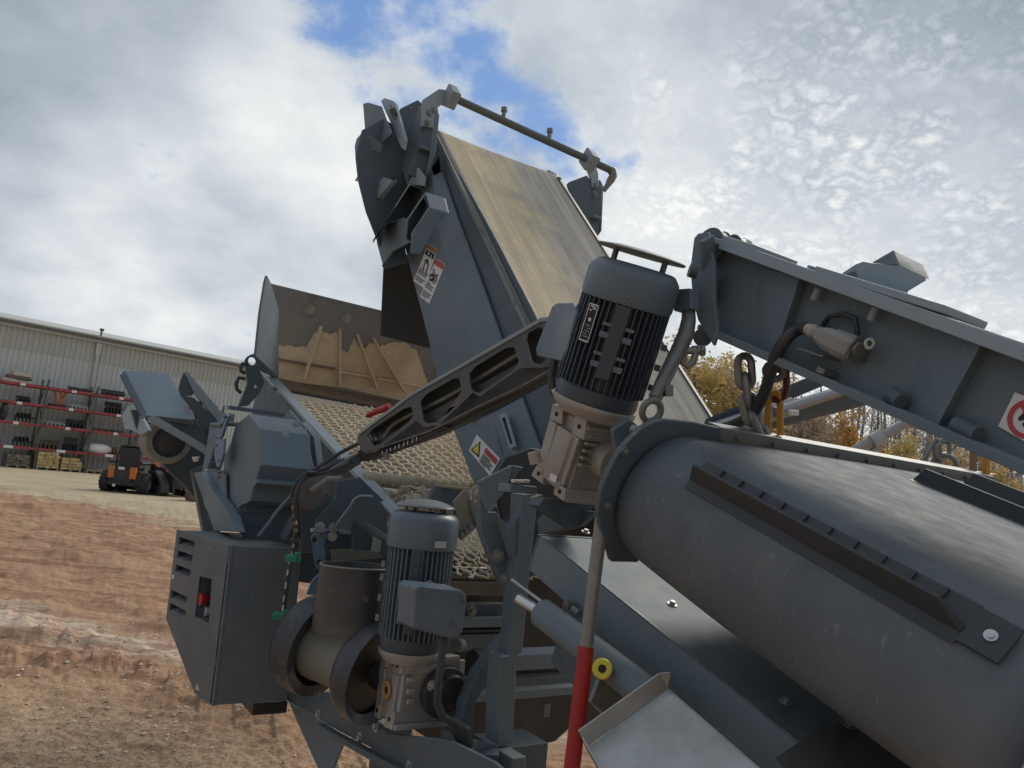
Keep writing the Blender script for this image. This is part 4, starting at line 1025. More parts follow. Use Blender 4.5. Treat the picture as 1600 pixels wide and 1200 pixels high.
    for k, (b, e) in enumerate(((.62, .55), (.66, .9), (.70, .8), (.74, .85), (.83, .9), (.87, .8), (.91, .7))): rect(.08, b, e, b + .018, BLACK)
    uv, rect, s_ = sticker(SP, [(682, 404), (696, 413), (671, 475), (656, 463)], 0, 'white label with red heading and caught hand')
    rect(.03, .01, .97, .14, REDP)
    stroke(uv, s_, [(.15, .25), (.55, .36), (.8, .30)], .004, BLACK); stroke(uv, s_, [(.1, .45), (.3, .36), (.55, .44), (.4, .5), (.2, .5)], .008, BLACK)
    ringp = [(.66 + .2 * cos(a), .44 + .085 * sin(a)) for a in [2 * pi * k / 14 for k in range(15)]]; stroke(uv, s_, ringp, .003, BLACK)
    stroke(uv, s_, [(.66 + .08 * cos(a), .44 + .035 * sin(a)) for a in [2 * pi * k / 10 for k in range(11)]], .003, BLACK)
    for b, e in ((.58, .5), (.62, .85), (.66, .7), (.70, .88), (.80, .9), (.84, .8), (.88, .85), (.92, .6)): rect(.08, b, e, b + .018, BLACK)
    uv, rect, s_ = sticker(SP.shift(-.002), [(745, 679), (782, 717), (766, 744), (733, 704)], 0, 'white label with yellow warning triangle and red heading')
    mb = MB(); mb.plate([uv(.22, .10), uv(.02 + .03, .88), uv(.42, .80)], -MC * .0006); part('print', mb, BLACK, s_)
    mb = MB(); mb.plate([uv(.22, .24) - MC * .0008, uv(.11, .78) - MC * .0008, uv(.36, .72) - MC * .0008], -MC * .0006); part('print', mb, YELP, s_)
    stroke(uv, s_, [(.22, .45), (.26, .55), (.2, .62), (.27, .7)], .005, BLACK)
    rect(.47, .12, .97, .38, REDP); rect(.52, .20, .92, .28, ORANGEP)
    for b, e in ((.46, .8), (.56, .92), (.66, .88), (.76, .93), (.86, .75)): rect(.48, b, e, b + .05, BLACK)
    bolts(t, SP, [(741, 657), (748, 650)], -MC, .012, GREYSTEEL)
    # ---------------- head end brackets
    k = SP.shift(-.10); dk = Plane(CA - MC * .12 + ML * .02, NL); dk2 = Plane(CA - MC * .12 - ML * .03, NL)
    def pl_(nm, P_, pts, m, tt, **kw): return poly(nm, P_, pts, tt, m, t, **kw)
    back = Plane(CA + ML * .18, NL)
    pl_('head_back_plate', back, [(556, 245), (566, 203), (600, 185), (622, 200), (650, 250), (672, 262), (690, 300), (640, 385), (600, 402), (572, 330), (560, 282)], PAINT_D, ML * .012)
    pl_('cover_leaf', SP.shift(-.22), [(567, 162), (575, 160), (595, 166), (604, 190), (612, 208), (597, 223), (570, 203)], PAINT, MC * .01)
    pl_('cover_leaf', SP.shift(-.26), [(557, 217), (570, 202), (578, 218), (583, 236), (565, 265), (555, 247), (554, 228)], PAINT, MC * .01)
    pl_('cover_edge', Plane(CA - ML * .02, NL), [(576, 212), (598, 224), (594, 238), (584, 236)], PAINT_D, ML * .01)
    pl_('clamp_tab', SP.shift(-.2), [(586, 292), (598, 276), (613, 282), (590, 310)], PAINT_L, MC * .03)
    pl_('slotted_slat', SP.shift(-.16), [(595, 158), (600, 153), (613, 157), (618, 163), (620, 174), (633, 217), (630, 234), (626, 229), (606, 183)], PAINT_L, MC * .02,
        holes=[[(609, 165), (611, 164), (612, 167), (610, 168)], [(617, 184), (618, 184), (619, 187), (617, 187)]])
    part('slat_knob', MB().cyl(SP.at(614, 174, -.16), SP.at(614, 174, -.20), .022, 14), PAINT_D, t)
    pl_('fork_plate', SP.shift(-.06), [(611, 210), (626, 229), (630, 234), (633, 216), (656, 165), (662, 172), (655, 215), (650, 247), (637, 272), (636, 290)], PAINT, MC * .02)
    pl_('fork_web', Plane(SP.at(640, 190, -.05), NL), [(622, 174), (627, 169), (653, 156), (661, 163), (637, 214), (630, 218)], PAINT_D, ML * .01)
    pl_('fork_flange', SP.shift(-.06), [(636, 288), (652, 262), (662, 276), (660, 290), (640, 288)], PAINT_L, MC * .02)
    chn = Plane(SP.at(668, 230, -.02) + ML * .03, NL)
    pl_('channel_web', chn, [(656, 198), (680, 200), (671, 262), (659, 281), (637, 272), (650, 247)], PAINT_D, ML * .01)
    pl_('channel_flange', SP.shift(-.03), [(680, 172), (684, 178), (679, 234), (672, 262), (660, 283), (668, 262), (676, 200)], PAINT, MC * .012)
    part('channel_stop', MB().box(chn.at(652, 234) - ML * .04, MC * .09, ML * .05, MZ * .02), PAINT, t, .003)
    arm = [(662, 155), (686, 139), (700, 141), (712, 143), (713, 160), (703, 166), (692, 162), (684, 168), (685, 178), (679, 200), (660, 196)]
    pl_('sprayer_arm', Plane(SP.at(672, 170, -.03) + ML * .0, NL), arm, GREYSTEEL if False else PAINT_L, ML * .025)
    bolts(t, Plane(SP.at(672, 170, -.03) - ML * .002, NL), [(671, 177), (668, 192), (678, 172)], -ML, .012, GREYSTEEL)
    # triple pockets stepping down the plate
    def pocket(dark, m=PAINT_D, o_=-.10, deep=0.):
        x, y = max(dark); Pn = Plane(SP.at(x, y, -.004), NL)
        if not deep: pl_('pocket_web', Pn, dark, m, ML * .01); return
        # an open-fronted box: four or more walls and a back plate
        q = Pn.pts(dark); n = len(q); k = sum(q, V((0, 0, 0))) / n; qi = [k + (p - k) * .93 for p in q]
        mb = MB(); dv = (k - CP).normalized() * deep
        for i in range(n):
            j = (i + 1) % n; mb.add([q[i], q[j], qi[j], qi[i], q[i] + dv, q[j] + dv, qi[j] + dv, qi[i] + dv], [[0, 1, 2, 3], [0, 4, 5, 1], [3, 2, 6, 7]])
        mb.plate([p + dv for p in q], dv * .05); part('pocket_box', mb, m, t, rec=True)
    pocket([(577, 338), (618, 280), (634, 290), (611, 322), (588, 346)], deep=.16)
    pocket([(582, 376), (640, 286), (662, 294), (661, 305), (638, 340), (602, 350), (590, 372)], o_=-.12, deep=.2)
    pl_('pocket_side', SP.shift(-.14), [(588, 378), (604, 352), (630, 340), (636, 343), (633, 373), (640, 378), (613, 392), (598, 415)], PAINT, MC * .012)
    pocket([(597, 415), (615, 390), (632, 381), (638, 410), (602, 420)], o_=-.11)
    pocket([(636, 342), (663, 306), (670, 322), (644, 363), (642, 379), (635, 373)], o_=-.16, deep=.12)
    pl_('pocket_top', SP.shift(-.17), [(664, 300), (693, 309), (699, 332), (671, 324)], PAINT_L, MC * .012)
    pocket([(644, 365), (671, 324), (698, 333), (684, 353), (657, 397), (642, 396)], m=PAINT, o_=-.18)
    for (x0, y0), (x1, y1) in (((576, 341), (619, 282)), ((583, 378), (640, 288)), ((637, 343), (664, 303)), ((644, 365), (671, 324)), ((643, 396), (644, 365))):
        part('fin_edge', MB().tube([SP.at(x0, y0, -.17), SP.at(x1, y1, -.17)], .005, 6), PAINT_L, t)
    part('wire_handle', MB().tube([P(560, 276, 4.72), P(556, 282, 4.72), P(562, 283, 4.72), P(580, 283, 4.72)], .006, 6), PAINT_D, t)
    # far side brackets
    k = Plane(CA + MC * (Wd + .05), NC)
    pl_('slotted_slat', k, [(849, 272), (856, 265), (868, 271), (872, 280), (878, 292), (898, 327), (893, 338), (860, 285)], PAINT_L, MC * .02, holes=[[(865, 273), (867, 273), (868, 276), (866, 276)], [(876, 293), (878, 293), (878, 296), (876, 296)]])
    part('slat_knob', MB().cyl(k.at(873, 281, -.0), k.at(873, 281, -.05), .02, 14), GREYSTEEL, t)
    kd = Plane(CA + MC * (Wd + .12), NL)
    pl_('fork_web', kd, [(886, 288), (890, 284), (917, 274), (925, 284), (920, 366), (908, 352), (896, 334), (893, 310)], PAINT_D, ML * .01)
    kc = Plane(CA + MC * (Wd + .14) + ML * .02, NL)
    pl_('channel_web', kc, [(924, 282), (938, 281), (941, 294), (937, 361), (924, 380), (917, 370), (920, 345)], PAINT_D, ML * .01)
    pl_('channel_flange', Plane(kc.at(940, 320), NC), [(937, 281), (941, 290), (938, 360), (925, 378), (932, 355)], PAINT, MC * .012)
    part('channel_stop', MB().box(kc.at(921, 341) - ML * .04, MC * .08, ML * .05, MZ * .02), PAINT, t, .003)
    part('sprayer_arm', MB().plate(Plane(kc.o - ML * .03, NL).pts([(918, 262), (916, 246), (925, 244), (930, 256), (935, 271), (936, 292), (925, 292), (924, 280)]), ML * .02), PAINT_L, t, .003)
    bolts(t, Plane(kc.o - ML * .032, NL), [(931, 289), (930, 303)], -ML, .012, GREYSTEEL)
    return t
CONV = build_conveyor()
def build_spraybar():
    a = P(700, 149, 4.66); far = Plane(CA + MC * (.92 + .14), NC).at(955, 266); L = far - a
    t = thing('spray_bar', 'slim grey tube spanning above the conveyor head on two clamps', 'tube', a)
    part('tube', MB().cyl(a, far, .024, 14), mat('green_grey_tube', (.115, .14, .145), .4), t)
    for k in (.02, .86): part('clamp', MB().cbox(a + L * k, L.normalized() * .06, CI * .11, CN * .11), PAINT_L, t, .008)
    for k in (.325, .605):
        c = a + L * k; part('nozzle', MB().cyl(c, c + MZ * .07, .014, 10).cyl(c + MZ * .06, c + MZ * .085, .02, 10), GREYSTEEL, t)
    d = depth(far); part('end_elbow', MB().tube([far, P(957, 268, d), P(958, 275, d), P(954, 282, d), P(949, 290, d), P(943, 298, d)], .022, 10, rs=[.03, .03, .026, .026, .018, .016]), GREYSTEEL, t)
build_spraybar()

# ================================================================= OVERBAND MAGNET
LP, N20 = inc(20), nrm(20); A20 = -LP
Q0 = P(1050, 780, 1.65); QC = Q0 - MC * .0035 - N20 * .0013; RR = .149
GBX = QC + LP * .345                                    # where the near gearbox sits on the pulley axis
def build_magnet():
    t = thing('overband_magnet', 'black rubber belted overband magnet with raised cleats, hanging under the beam', 'magnet', QC - MZ * .3)
    BL, LEN = 1.35, .80
    prof = []
    for k in range(29): a = -pi / 2 - pi * k / 28; prof.append(RR * (cos(a) * MC + sin(a) * N20))
    for k in range(1, 16): prof.append(N20 * (RR + .006 * sin(pi * k / 15)) + MC * (BL * k / 15))
    for k in range(1, 12): a = pi / 2 - pi * k / 12; prof.append(MC * BL + RR * (cos(a) * MC + sin(a) * N20))
    for k in range(0, 12): prof.append(-N20 * (RR + .02 * sin(pi * k / 12)) + MC * (BL * (1 - k / 12)))
    n = len(prof); xs = np.linspace(0, LEN, 14); m = len(xs); vs = []
    for p in prof: vs += [QC + p * (1 - .035 * (2 * x / LEN - 1) ** 2) + A20 * x for x in xs]
    fs = [[i * m + k, i * m + k + 1, ((i + 1) % n) * m + k + 1, ((i + 1) % n) * m + k] for i in range(n) for k in range(m - 1)]
    b = part('belt', MB().add(vs, fs, True), RUBBER, t, rec=True)
    s = b.modifiers.new('solid', 'SOLIDIFY'); s.thickness = .007; s.offset = -1
    part('pulley', MB().cyl(QC + A20 * .01, QC + A20 * (LEN - .01), RR - .012, 36).cyl(QC + MC * BL + A20 * .01, QC + MC * BL + A20 * (LEN - .01), RR - .012, 30), GREYSTEEL, t)
    part('magnet_block', MB().box(QC + MC * .18 + A20 * .02 - N20 * .11, MC * (BL - .36), A20 * (LEN - .04), N20 * .22), PAINT_D, t)
    # end plate with rounded nose and the side rail behind it
    E_ = Plane(QC + LP * .012, LP)
    edge = lambda d: [E_.o + MC * (d * cos(a)) + N20 * (d * sin(a)) for a in [pi / 2 + pi * k / 18 for k in range(0, 19)]]
    outl = E_.pts([(1127, 670), (1085, 660), (1041, 656), (1020, 660), (1004, 668), (985, 686), (966, 708), (952, 736), (941, 761), (936, 782), (934, 803), (937, 820), (943, 836), (955, 878), (997, 879), (1040, 800), (1060, 740), (1130, 745)])
    part('end_plate', MB().plate(outl, LP * .014), PAINT_D, t, .003)
    r0 = E_.at(1127, 671); r1 = r0 + MC * 1.25; q0 = r0 - N20 * .20
    part('side_rail', MB().plate([r0, r1, r1 - N20 * .2, q0], LP * .012).box(r0 - N20 * .002 + LP * .0, MC * 1.25, LP * .045, N20 * .006), GREYSTEEL, t, .002)
    for k in range(9):
        p = r0 + MC * (.06 + .125 * k) - N20 * .012; part('rail_bolt', MB().bolt(p, -LP, .006, .004, False), GREYSTEEL, t)
    bolts(t, Plane(E_.o - LP * .001, LP), [(976, 705), (949, 790)], -LP, .0055, GREYSTEEL)
    F_ = QC + A20 * (LEN + .004); pts = [F_ + MC * (.175 * cos(a)) + N20 * (.175 * sin(a)) for a in [pi / 2 + pi * k / 20 for k in range(21)]] + [F_ - N20 * .175 + MC * BL, F_ + N20 * .175 + MC * BL]
    part('far_end_plate', MB().plate(pts, A20 * .014), PAINT_L, t, .003)
    # cleats: angle strips bolted across the belt
    def cleat(pos, u, v, L0, L1):
        """pos(s) = foot point at distance s along the axis; u = along belt, v = outward"""
        H, Wd = .036, .05; a, b_ = pos(L0), pos(L1)
        mb = MB(); ax = (b_ - a)
        sec = [(-.018, 0), (.0, .002), (.014, H), (.020, H), (.012, .004), (Wd, .003), (Wd, 0)]
        # tapered ends
        A = [a + u * x + v * y for x, y in sec]; B = [b_ + u * x + v * y for x, y in sec]; k = len(sec)
        Ai = [p + A20 * .0 for p in A]; 
        for i in (2, 3): A[i] = A[i] + A20 * .012; B[i] = B[i] - A20 * .035
        mb.add(A + B, [[i, (i + 1) % k, k + (i + 1) % k, k + i] for i in range(k)] + [list(range(k))[::-1], [k + i for i in range(k)]])
        c = part('cleat', mb, RUBBER_D, t, .0015)
        e = b_ + A20 * .0; part('cleat_tab', MB().box(e - u * .012 + v * .001, A20 * .055, u * .058, v * .004), RUBBER_D, c)
        part('tab_bolt', MB().bolt(e + A20 * .03 + u * .016 + v * .005, v, .005, .003), STEEL, c)
        mb = MB(); n_ = int((L1 - L0) / .048)
        for i in range(1, n_): 
            q = pos(L0 + (L1 - L0) * i / n_) + u * .022 + v * .001; mb.box(q, u * .026, A20 * .0025, v * .007)
        part('cleat_rib', mb, RUBBER_D, c, kind='stuff')
    def solve(x, y):
        best = None
        for k in np.linspace(95, 190, 96):
            a = radians(k)
            for s_ in np.linspace(0, .79, 80):
                p = QC + RR * (cos(a) * MC + sin(a) * N20) + A20 * s_ - CP; d = p.dot(_f); e = (800 + F_PX * p.dot(CR) / d - x) ** 2 + (600 - F_PX * p.dot(CU) / d - y) ** 2
                if best is None or e < best[0]: best = (e, k, s_)
        return best[1:]
    k, s0 = solve(1080, 752); a = radians(k); _, s1 = solve(1500, 985)
    od = cos(a) * MC + sin(a) * N20; tg = sin(a) * MC - cos(a) * N20
    cleat(lambda s_: QC + A20 * s_ + od * (RR + .001), tg, od, s0, min(s1, .70))
    TP = Plane(QC + N20 * RR, N20); p = TP.at(1425, 752); u0 = (p - QC).dot(MC); sA = (p - QC).dot(A20)
    cleat(lambda s_: QC + A20 * s_ + MC * u0 + N20 * (RR + .004), MC, N20, sA, .70)
    for uu in (1.0,): cleat(lambda s_: QC + A20 * s_ + MC * uu + N20 * (RR + .004), MC, N20, .06, .70)
    # lifting eye on the left end plate
    c = P(1018, 642, 1.72); part('eye_bolt', MB().ring(c, LP + MC * .15, .024, .0078, 24, 10).cyl(c - N20 * .03, c - N20 * .055, .011, 12), GREYSTEEL, t)
    part('lug_plate', MB().plate(PL(985, 675, 1.80, LP).pts([(958, 672), (985, 655), (1000, 668), (985, 690), (966, 706), (960, 690)]), LP * .012), PAINT, t, .002)
    bolts(t, PL(990, 673, 1.79, LP), [(989, 673)], -LP + N20 * .4, .008, STEEL)
build_magnet()

# ================================================================= GEARED MOTORS
def motor(name, label, group, G0, ax, side, front, sc=1., box_dir=None, clean=False, plate=None):
    """ax: motor axis up, side: direction of the output shaft face, front: other face. All unit vectors. G0: gearbox centre"""
    t = thing(name, label, 'geared motor', G0 - ax * .11 * sc, group)
    A = ALU_C if clean else ALU
    P_ = lambda a, b, c: G0 + (side * a + front * b + ax * c) * sc
    return t, P_, A
def build_motor_near():
    ax, side, front = N20, A20, -MC          # output towards the pulley; front face looks left
    # gearbox block
    GP = Plane(P(880, 783, 1.88), MC); GF = None
    g0 = GP.at(880, 783); g1 = GP.at(829, 742); g2 = GP.at(863, 630); g3 = GP.at(916, 657)
    t = thing('geared_motor', 'dark finned motor with rain cap on a dusty gearbox, beside the long beam', 'geared motor', g0, 'finned geared motors')
    Wd = .145; mb = MB()
    core = [GP.at(*q) for q in ((835, 742), (877, 776), (912, 661), (867, 637))]
    mb.plate([p + MC * .014 for p in core], MC * (Wd - .03)); gb = part('gearbox', mb, ALU, t, .006)
    # raised flange frame of the two open faces: corner pads and rails
    for q in (((863, 630), (880, 638), (877, 664), (858, 655)), ((898, 644), (917, 656), (911, 688), (893, 678)), ((838, 726), (851, 733), (847, 757), (829, 743)), ((868, 752), (884, 764), (881, 784), (864, 772))):
        part('corner_pad', MB().plate(GP.pts(q), MC * Wd), ALU, gb, .003)
        c = GP.at(sum(x for x, y in q) / 4, sum(y for x, y in q) / 4, -.0006); part('pad_hole', MB().cyl(c, c - MC * .0012, .006, 12), DARKHOLE, gb)
    for a, b in (((858, 655), (838, 726)), ((893, 678), (868, 752))):
        p, q = GP.at(*a), GP.at(*b); e = GP.at(a[0] + 12, a[1] + 7) - p
        part('face_rail', MB().plate([p, p + e, q + e, q], MC * .02), ALU, gb, .003)
    part('face_panel', MB().plate(GP.pts([(872, 664), (900, 682), (872, 766), (846, 742)]), MC * .004), ALU, gb)
    part('face_label', MB().plate(GP.pts([(861, 739), (871, 744), (868, 755), (858, 749)], -.0008), -MC * .0008), WHITE, gb)
    RPn = Plane(g3 + MC * .0 + A20 * .002, LP)
    for k in range(5):
        y = 683 + 11 * k; x = 915 - 3.4 * k; p = RPn.at(x, y); part('cooling_rib', MB().box(p, MC * .04, A20 * .012, N20 * .008), ALU, gb, .002)
    part('side_rim', MB().box(RPn.at(917, 664), MC * .12, A20 * .010, -N20 * .012), ALU, gb, .002); part('side_rim', MB().box(RPn.at(882, 783), MC * .12, A20 * .010, N20 * .012), ALU, gb, .002)
    hub = RPn.at(945, 715); part('bearing_hub', MB().cyl(hub + LP * .02, hub + A20 * .05, .05, 24).cyl(hub + A20 * .05, hub + A20 * .10, .028, 18), ALU, gb)
    part('breather_cup', MB().cyl(P(838, 724, 1.92), P(834, 706, 1.92), .016, 16), mat('cream_dusty_cap', (.40, .37, .29), .6), gb)
    # motor: axis along N20 passing over the gearbox
    M0 = P(927, 637, 1.90); up = N20
    s = lambda x0, y0, d=1.88: P(x0, y0, d)
    part('motor_flange', MB().lathe(M0 - up * .02, up, [(.0, 0), (.085, 0), (.104, .02), (.106, .03), (.104, .036), (.0, .036)], 40), ALU, t)
    part('lower_bell', MB().lathe(M0 + up * .016, up, [(.0, 0), (.101, 0), (.103, .012), (.101, .036), (.094, .042), (.0, .042)], 40), MOTOR_D, t)
    L = .212; body0 = M0 + up * .055
    part('stator', MB().lathe(body0, up, [(.092, 0), (.092, L)], 40), MOTOR_D, t)
    e1, e2 = -A20 * 0 + (-MC), up.cross(-MC)
    fin = MB().box(V((.090, -.0016, 0)), V((.020, 0, 0)), V((0, .0032, 0)), V((0, 0, L))).mesh('fin', MOTOR_D)
    def fins(body, L, r_in, me, n, skip=()):
        for k in range(n):
            if k in skip: continue
            a = 2 * pi * k / n
            o = bpy.data.objects.new('fin', me); COL.objects.link(o); o.parent = t
            ux = cos(a) * e1 + sin(a) * e2; uy = up.cross(ux)
            Mx = Matrix(((ux.x, uy.x, up.x, 0), (ux.y, uy.y, up.y, 0), (ux.z, uy.z, up.z, 0), (0, 0, 0, 1)))
            o.rotation_euler = Mx.to_euler(); o.location = body - wloc(t)
    fins(body0, L, .09, fin, 44)
    # broad central boss and clip lugs on the viewer's side
    vd = (CP - (body0 + up * .1)); vd = (vd - up * vd.dot(up)).normalized(); lat = up.cross(vd)
    part('centre_boss', MB().box(body0 + vd * .088 - lat * .017 + up * .03, lat * .034, vd * .026, up * (L - .035)), MOTOR_D, t, .005)
    for dz in (.055, .125):
        for sgn in (-1, 1): part('clip_lug', MB().box(body0 + vd * .098 + lat * (sgn * .027 - .011) + up * dz, lat * .022, vd * .013, up * .014).box(body0 + vd * .098 + lat * (sgn * .027 - .011) + up * (dz + .028), lat * .022, vd * .013, up * .008), MOTOR, t, .002)
    for dz in (.03, .08, .13): 
        q = body0 + lat * .110 + vd * .02 + up * dz; part('side_clip', MB().box(q, lat * .014, vd * .012, up * .016), MOTOR_D, t, .002)
    C0 = body0 + up * (L - .004)
    part('fan_cover', MB().lathe(C0, up, [(.1005, 0), (.1085, .001), (.1125, .012), (.1125, .066), (.109, .078), (.096, .094), (.088, .097), (.0, .0975)], 48), MOTOR, t)
    q = C0 + up * .022; part('cover_screw', MB().bolt(q + vd * .112 + lat * .0, vd, .0035, .003, False), GREYSTEEL, t)
    D0 = C0 + up * .125
    part('rain_cap', MB().lathe(D0, up, [(.0, .0), (.106, -.002), (.110, .001), (.108, .004), (.07, .010), (.0, .014)], 44), mat('brown_grey_cap_enamel', (.15, .145, .14), .5), t)
    for k in range(4):
        a = radians(45 + 90 * k); w = cos(a) * vd + sin(a) * lat; part('cap_post', MB().cyl(C0 + up * .095 + w * .085, D0 + w * .085, .0055, 10), PAINT_D, t)
    # nameplate
    pd = (vd * .80 - lat * .60 if (lat.dot(CR) > 0) else vd * .80 + lat * .60).normalized(); pw = up.cross(pd)
    if pw.dot(CR) < 0: pw = -pw
    np0 = body0 + pd * .112 + up * .10
    pts = [np0 - pw * .016, np0 + pw * .016, np0 + pw * .016 + up * .095, np0 - pw * .016 + up * .095]
    npl = part('nameplate', MB().plate(pts, pd * .002), BLACK, t)
    def pr(a0, b0, a1, b1, m=WHITE):
        q = lambda a, b: np0 + pd * .0024 + pw * (-.016 + .032 * a) + up * (.095 * b); part('print', MB().plate([q(a0, b0), q(a1, b0), q(a1, b1), q(a0, b1)], pd * .0004), m, npl)
    for b_ in ((.03, .06), (.94, .97)): pr(.04, b_[0], .96, b_[1])
    for a_ in ((.04, .10), (.90, .96)): pr(a_[0], .03, a_[1], .97)
    for k, (x0, x1) in enumerate(((.25, .8), (.2, .6), (.3, .75), (.5, .8), (.25, .7))): pr(x0, .14 + .07 * k, x1, .17 + .07 * k, GREYSTEEL)
    pr(.38, .54, .62, .62); 
    for k, (x0, x1) in enumerate(((.2, .45), (.5, .8), (.25, .75))): pr(x0, .80 + .045 * k, x1, .825 + .045 * k)
    # terminal box on the left
    bd = (-MC * .55 + LP * .84).normalized() if False else (-MC); bp = up.cross(bd)
    BX = PL(870, 510, 1.96, (MC - ML * .35).normalized())
    b0 = BX.pts([(862, 478), (868, 473), (893, 472), (900, 490), (880, 566), (838, 556), (836, 546)])
    part('terminal_box', MB().plate(b0, MC * .07), MOTOR, t, .008, seg=3)
    part('cable_gland', MB().tube([P(866, 562, 1.95), P(862, 590, 1.95), P(866, 612, 1.94), P(880, 628, 1.93)], .012, 10), RUBBER_D, t)
    part('white_collar', MB().cyl(P(868, 606, 1.93), P(876, 622, 1.93), .013, 12), WHITE, t)
    # mounting foot under the gearbox
    part('foot_block', MB().plate(PL(860, 790, 1.95, NL).pts([(850, 778), (935, 786), (912, 810), (900, 828), (842, 790)]), ML * .05), PAINT_D, t, .003)
build_motor_near()

TL = inc(-5)
G2 = P(655, 1080, 2.32)
def build_motor_far():
    up = MZ
    FLp = Plane(P(627, 1030, 2.30), MC)          # left face plane of the gearbox
    t = thing('geared_motor', 'blue grey finned motor with domed rain cap standing on a pale aluminium gearbox', 'geared motor', P(640, 1140, 2.3), 'finned geared motors')
    q = [(597, 1015), (627, 1030), (612, 1141), (584, 1119)]
    p = FLp.pts(q); W_ = .205
    gb = part('gearbox', MB().plate([p[0] + MC * .012 + MZ * -.01, p[1] + MC * .012 - MZ * .01, p[2] + MC * .012 + MZ * .01, p[3] + MC * .012 + MZ * .01], MC * (W_ - .03)), ALU_C, t, .008)
    for c in (((597, 1015), (606, 1019), (603, 1044), (593, 1040)), ((617, 1024), (628, 1030), (625, 1055), (613, 1050)), ((587, 1096), (594, 1100), (591, 1124), (584, 1119)), ((604, 1106), (616, 1112), (612, 1141), (600, 1136))):
        part('corner_pad', MB().plate(FLp.pts(c), MC * (W_ * .98)), ALU_C, gb, .003)
        o = FLp.at(sum(x for x, y in c) / 4, sum(y for x, y in c) / 4, -.0006); part('pad_hole', MB().cyl(o, o - MC * .0012, .007, 12), DARKHOLE, gb)
    for a, b in (((593, 1040), (587, 1096)), ((613, 1050), (604, 1106))):
        u, v = FLp.at(*a), FLp.at(*b); e = FLp.at(a[0] + 9, a[1] + 5) - u; part('face_rail', MB().plate([u, u + e, v + e, v], MC * .02), ALU_C, gb, .003)
    part('face_panel', MB().plate(FLp.pts([(600, 1030), (617, 1042), (608, 1120), (591, 1108)], .008), MC * .004), mat('brown_stained_alloy', (.30, .23, .16), .6), gb)
    c = FLp.at(604, 1078, -.006); part('shaft_seal', MB().ring(c, MC, .022, .006, 20, 8).cyl(c, c + MC * .006, .02, 18), mat('rust_orange_seal', (.42, .22, .07), .6), gb); part('seal_bore', MB().cyl(c - MC * .002, c + MC * .003, .010, 12), DARKHOLE, gb)
    FR = Plane(p[1] - ML * .002, NL)
    for k, (x, y) in enumerate(((640, 1048), (640, 1066), (640, 1084), (640, 1100))): part('cast_boss', MB().box(FR.at(x - 6, y), MC * .022, -ML * .012, MZ * .016), ALU_C, gb, .003)
    for q_, e_ in ((FR.at(629, 1034), (MC * .19, MZ * .014)), (FR.at(614, 1141), (MC * .18, MZ * .016)), (FR.at(716, 1030), (MC * .02, -MZ * .19))): part('side_rim', MB().box(q_, e_[0], -ML * .012, e_[1]), ALU_C, gb, .003)
    h = FR.at(692, 1080); 
    part('output_flange', MB().lathe(h + ML * .0, -ML, [(.0, .03), (.03, .05), (.045, .048), (.05, .03), (.074, .026), (.078, .02), (.078, 0)], 36), RUBBER_D, gb)
    part('output_cap', MB().lathe(h + MC * .006 + MZ * .015 - ML * .02, -ML, [(.046, 0), (.046, .03), (.04, .036), (.02, .038), (.0, .038)], 26), BLKP, gb)
    for a in (.6, 2.7, 4.9): part('flange_bolt', MB().bolt(h - ML * .026 + (MC * cos(a) + MZ * sin(a)) * .062, -ML, .009, .006), STEEL, gb)
    # motor
    M0 = P(641, 1016, 2.36)
    part('motor_flange', MB().lathe(M0 - up * .03, up, [(.0, 0), (.08, 0), (.096, .022), (.098, .034), (.0, .034)], 40), ALU_C, t)
    part('lower_bell', MB().lathe(M0 + up * .004, up, [(.0, 0), (.093, 0), (.098, .02), (.095, .04), (.0, .04)], 40), MOTOR_D, t)
    L = .27; body0 = M0 + up * .044
    part('stator', MB().lathe(body0, up, [(.086, 0), (.086, L)], 40), MOTOR_D, t)
    fin = MB().box(V((.084, -.0018, 0)), V((.019, 0, 0)), V((0, .0036, 0)), V((0, 0, L))).mesh('fin', MOTOR)
    for k in range(40):
        a = 2 * pi * k / 40; o = bpy.data.objects.new('fin', fin); COL.objects.link(o); o.parent = t; o.rotation_euler = (0, 0, a); o.location = body0 - wloc(t)
    vd = CP - body0; vd = (vd - up * vd.dot(up)).normalized(); lat = up.cross(vd)
    if lat.dot(CR) < 0: lat = -lat
    part('centre_boss', MB().box(body0 + vd * .084 - lat * .028 + up * .02, lat * .032, vd * .026, up * (L - .02)), MOTOR_D, t, .005)
    for dz in (.05, .13):
        for dx in (-.05, .016): part('clip_lug', MB().box(body0 + vd * .094 + lat * dx + up * dz, lat * .02, vd * .014, up * .016), MOTOR, t, .002)
    for dz in (.04, .1, .16, .2):
        q_ = body0 - lat * .104 + vd * .02 + up * dz; part('side_clip', MB().box(q_, -lat * .012, vd * .012, up * .02), GREYSTEEL, t, .002)
    part('eye_socket', MB().ring(body0 + vd * .108 + lat * .035 + up * .17, vd, .009, .005, 14, 6), GREYSTEEL, t)
    C0 = body0 + up * (L - .004)
    part('fan_cover', MB().lathe(C0, up, [(.099, 0), (.107, .001), (.110, .01), (.110, .085), (.107, .096), (.096, .108), (.088, .111), (.0, .1115)], 48), MOTOR, t)
    part('cover_screw', MB().bolt(C0 + vd * .109 + up * .025 - lat * .02, vd, .004, .003, False), GREYSTEEL, t)
    a = radians(30); ld = (vd * cos(a) + lat * sin(a)); lw = up.cross(ld)
    part('small_label', MB().plate([C0 + ld * .1115 - lw * .02 + up * .012, C0 + ld * .1115 + lw * .02 + up * .012, C0 + ld * .1115 + lw * .02 + up * .032, C0 + ld * .1115 - lw * .02 + up * .032], ld * .002), mat('pale_label', (.5, .5, .5), .5), t, .004)
    D0 = C0 + up * .128
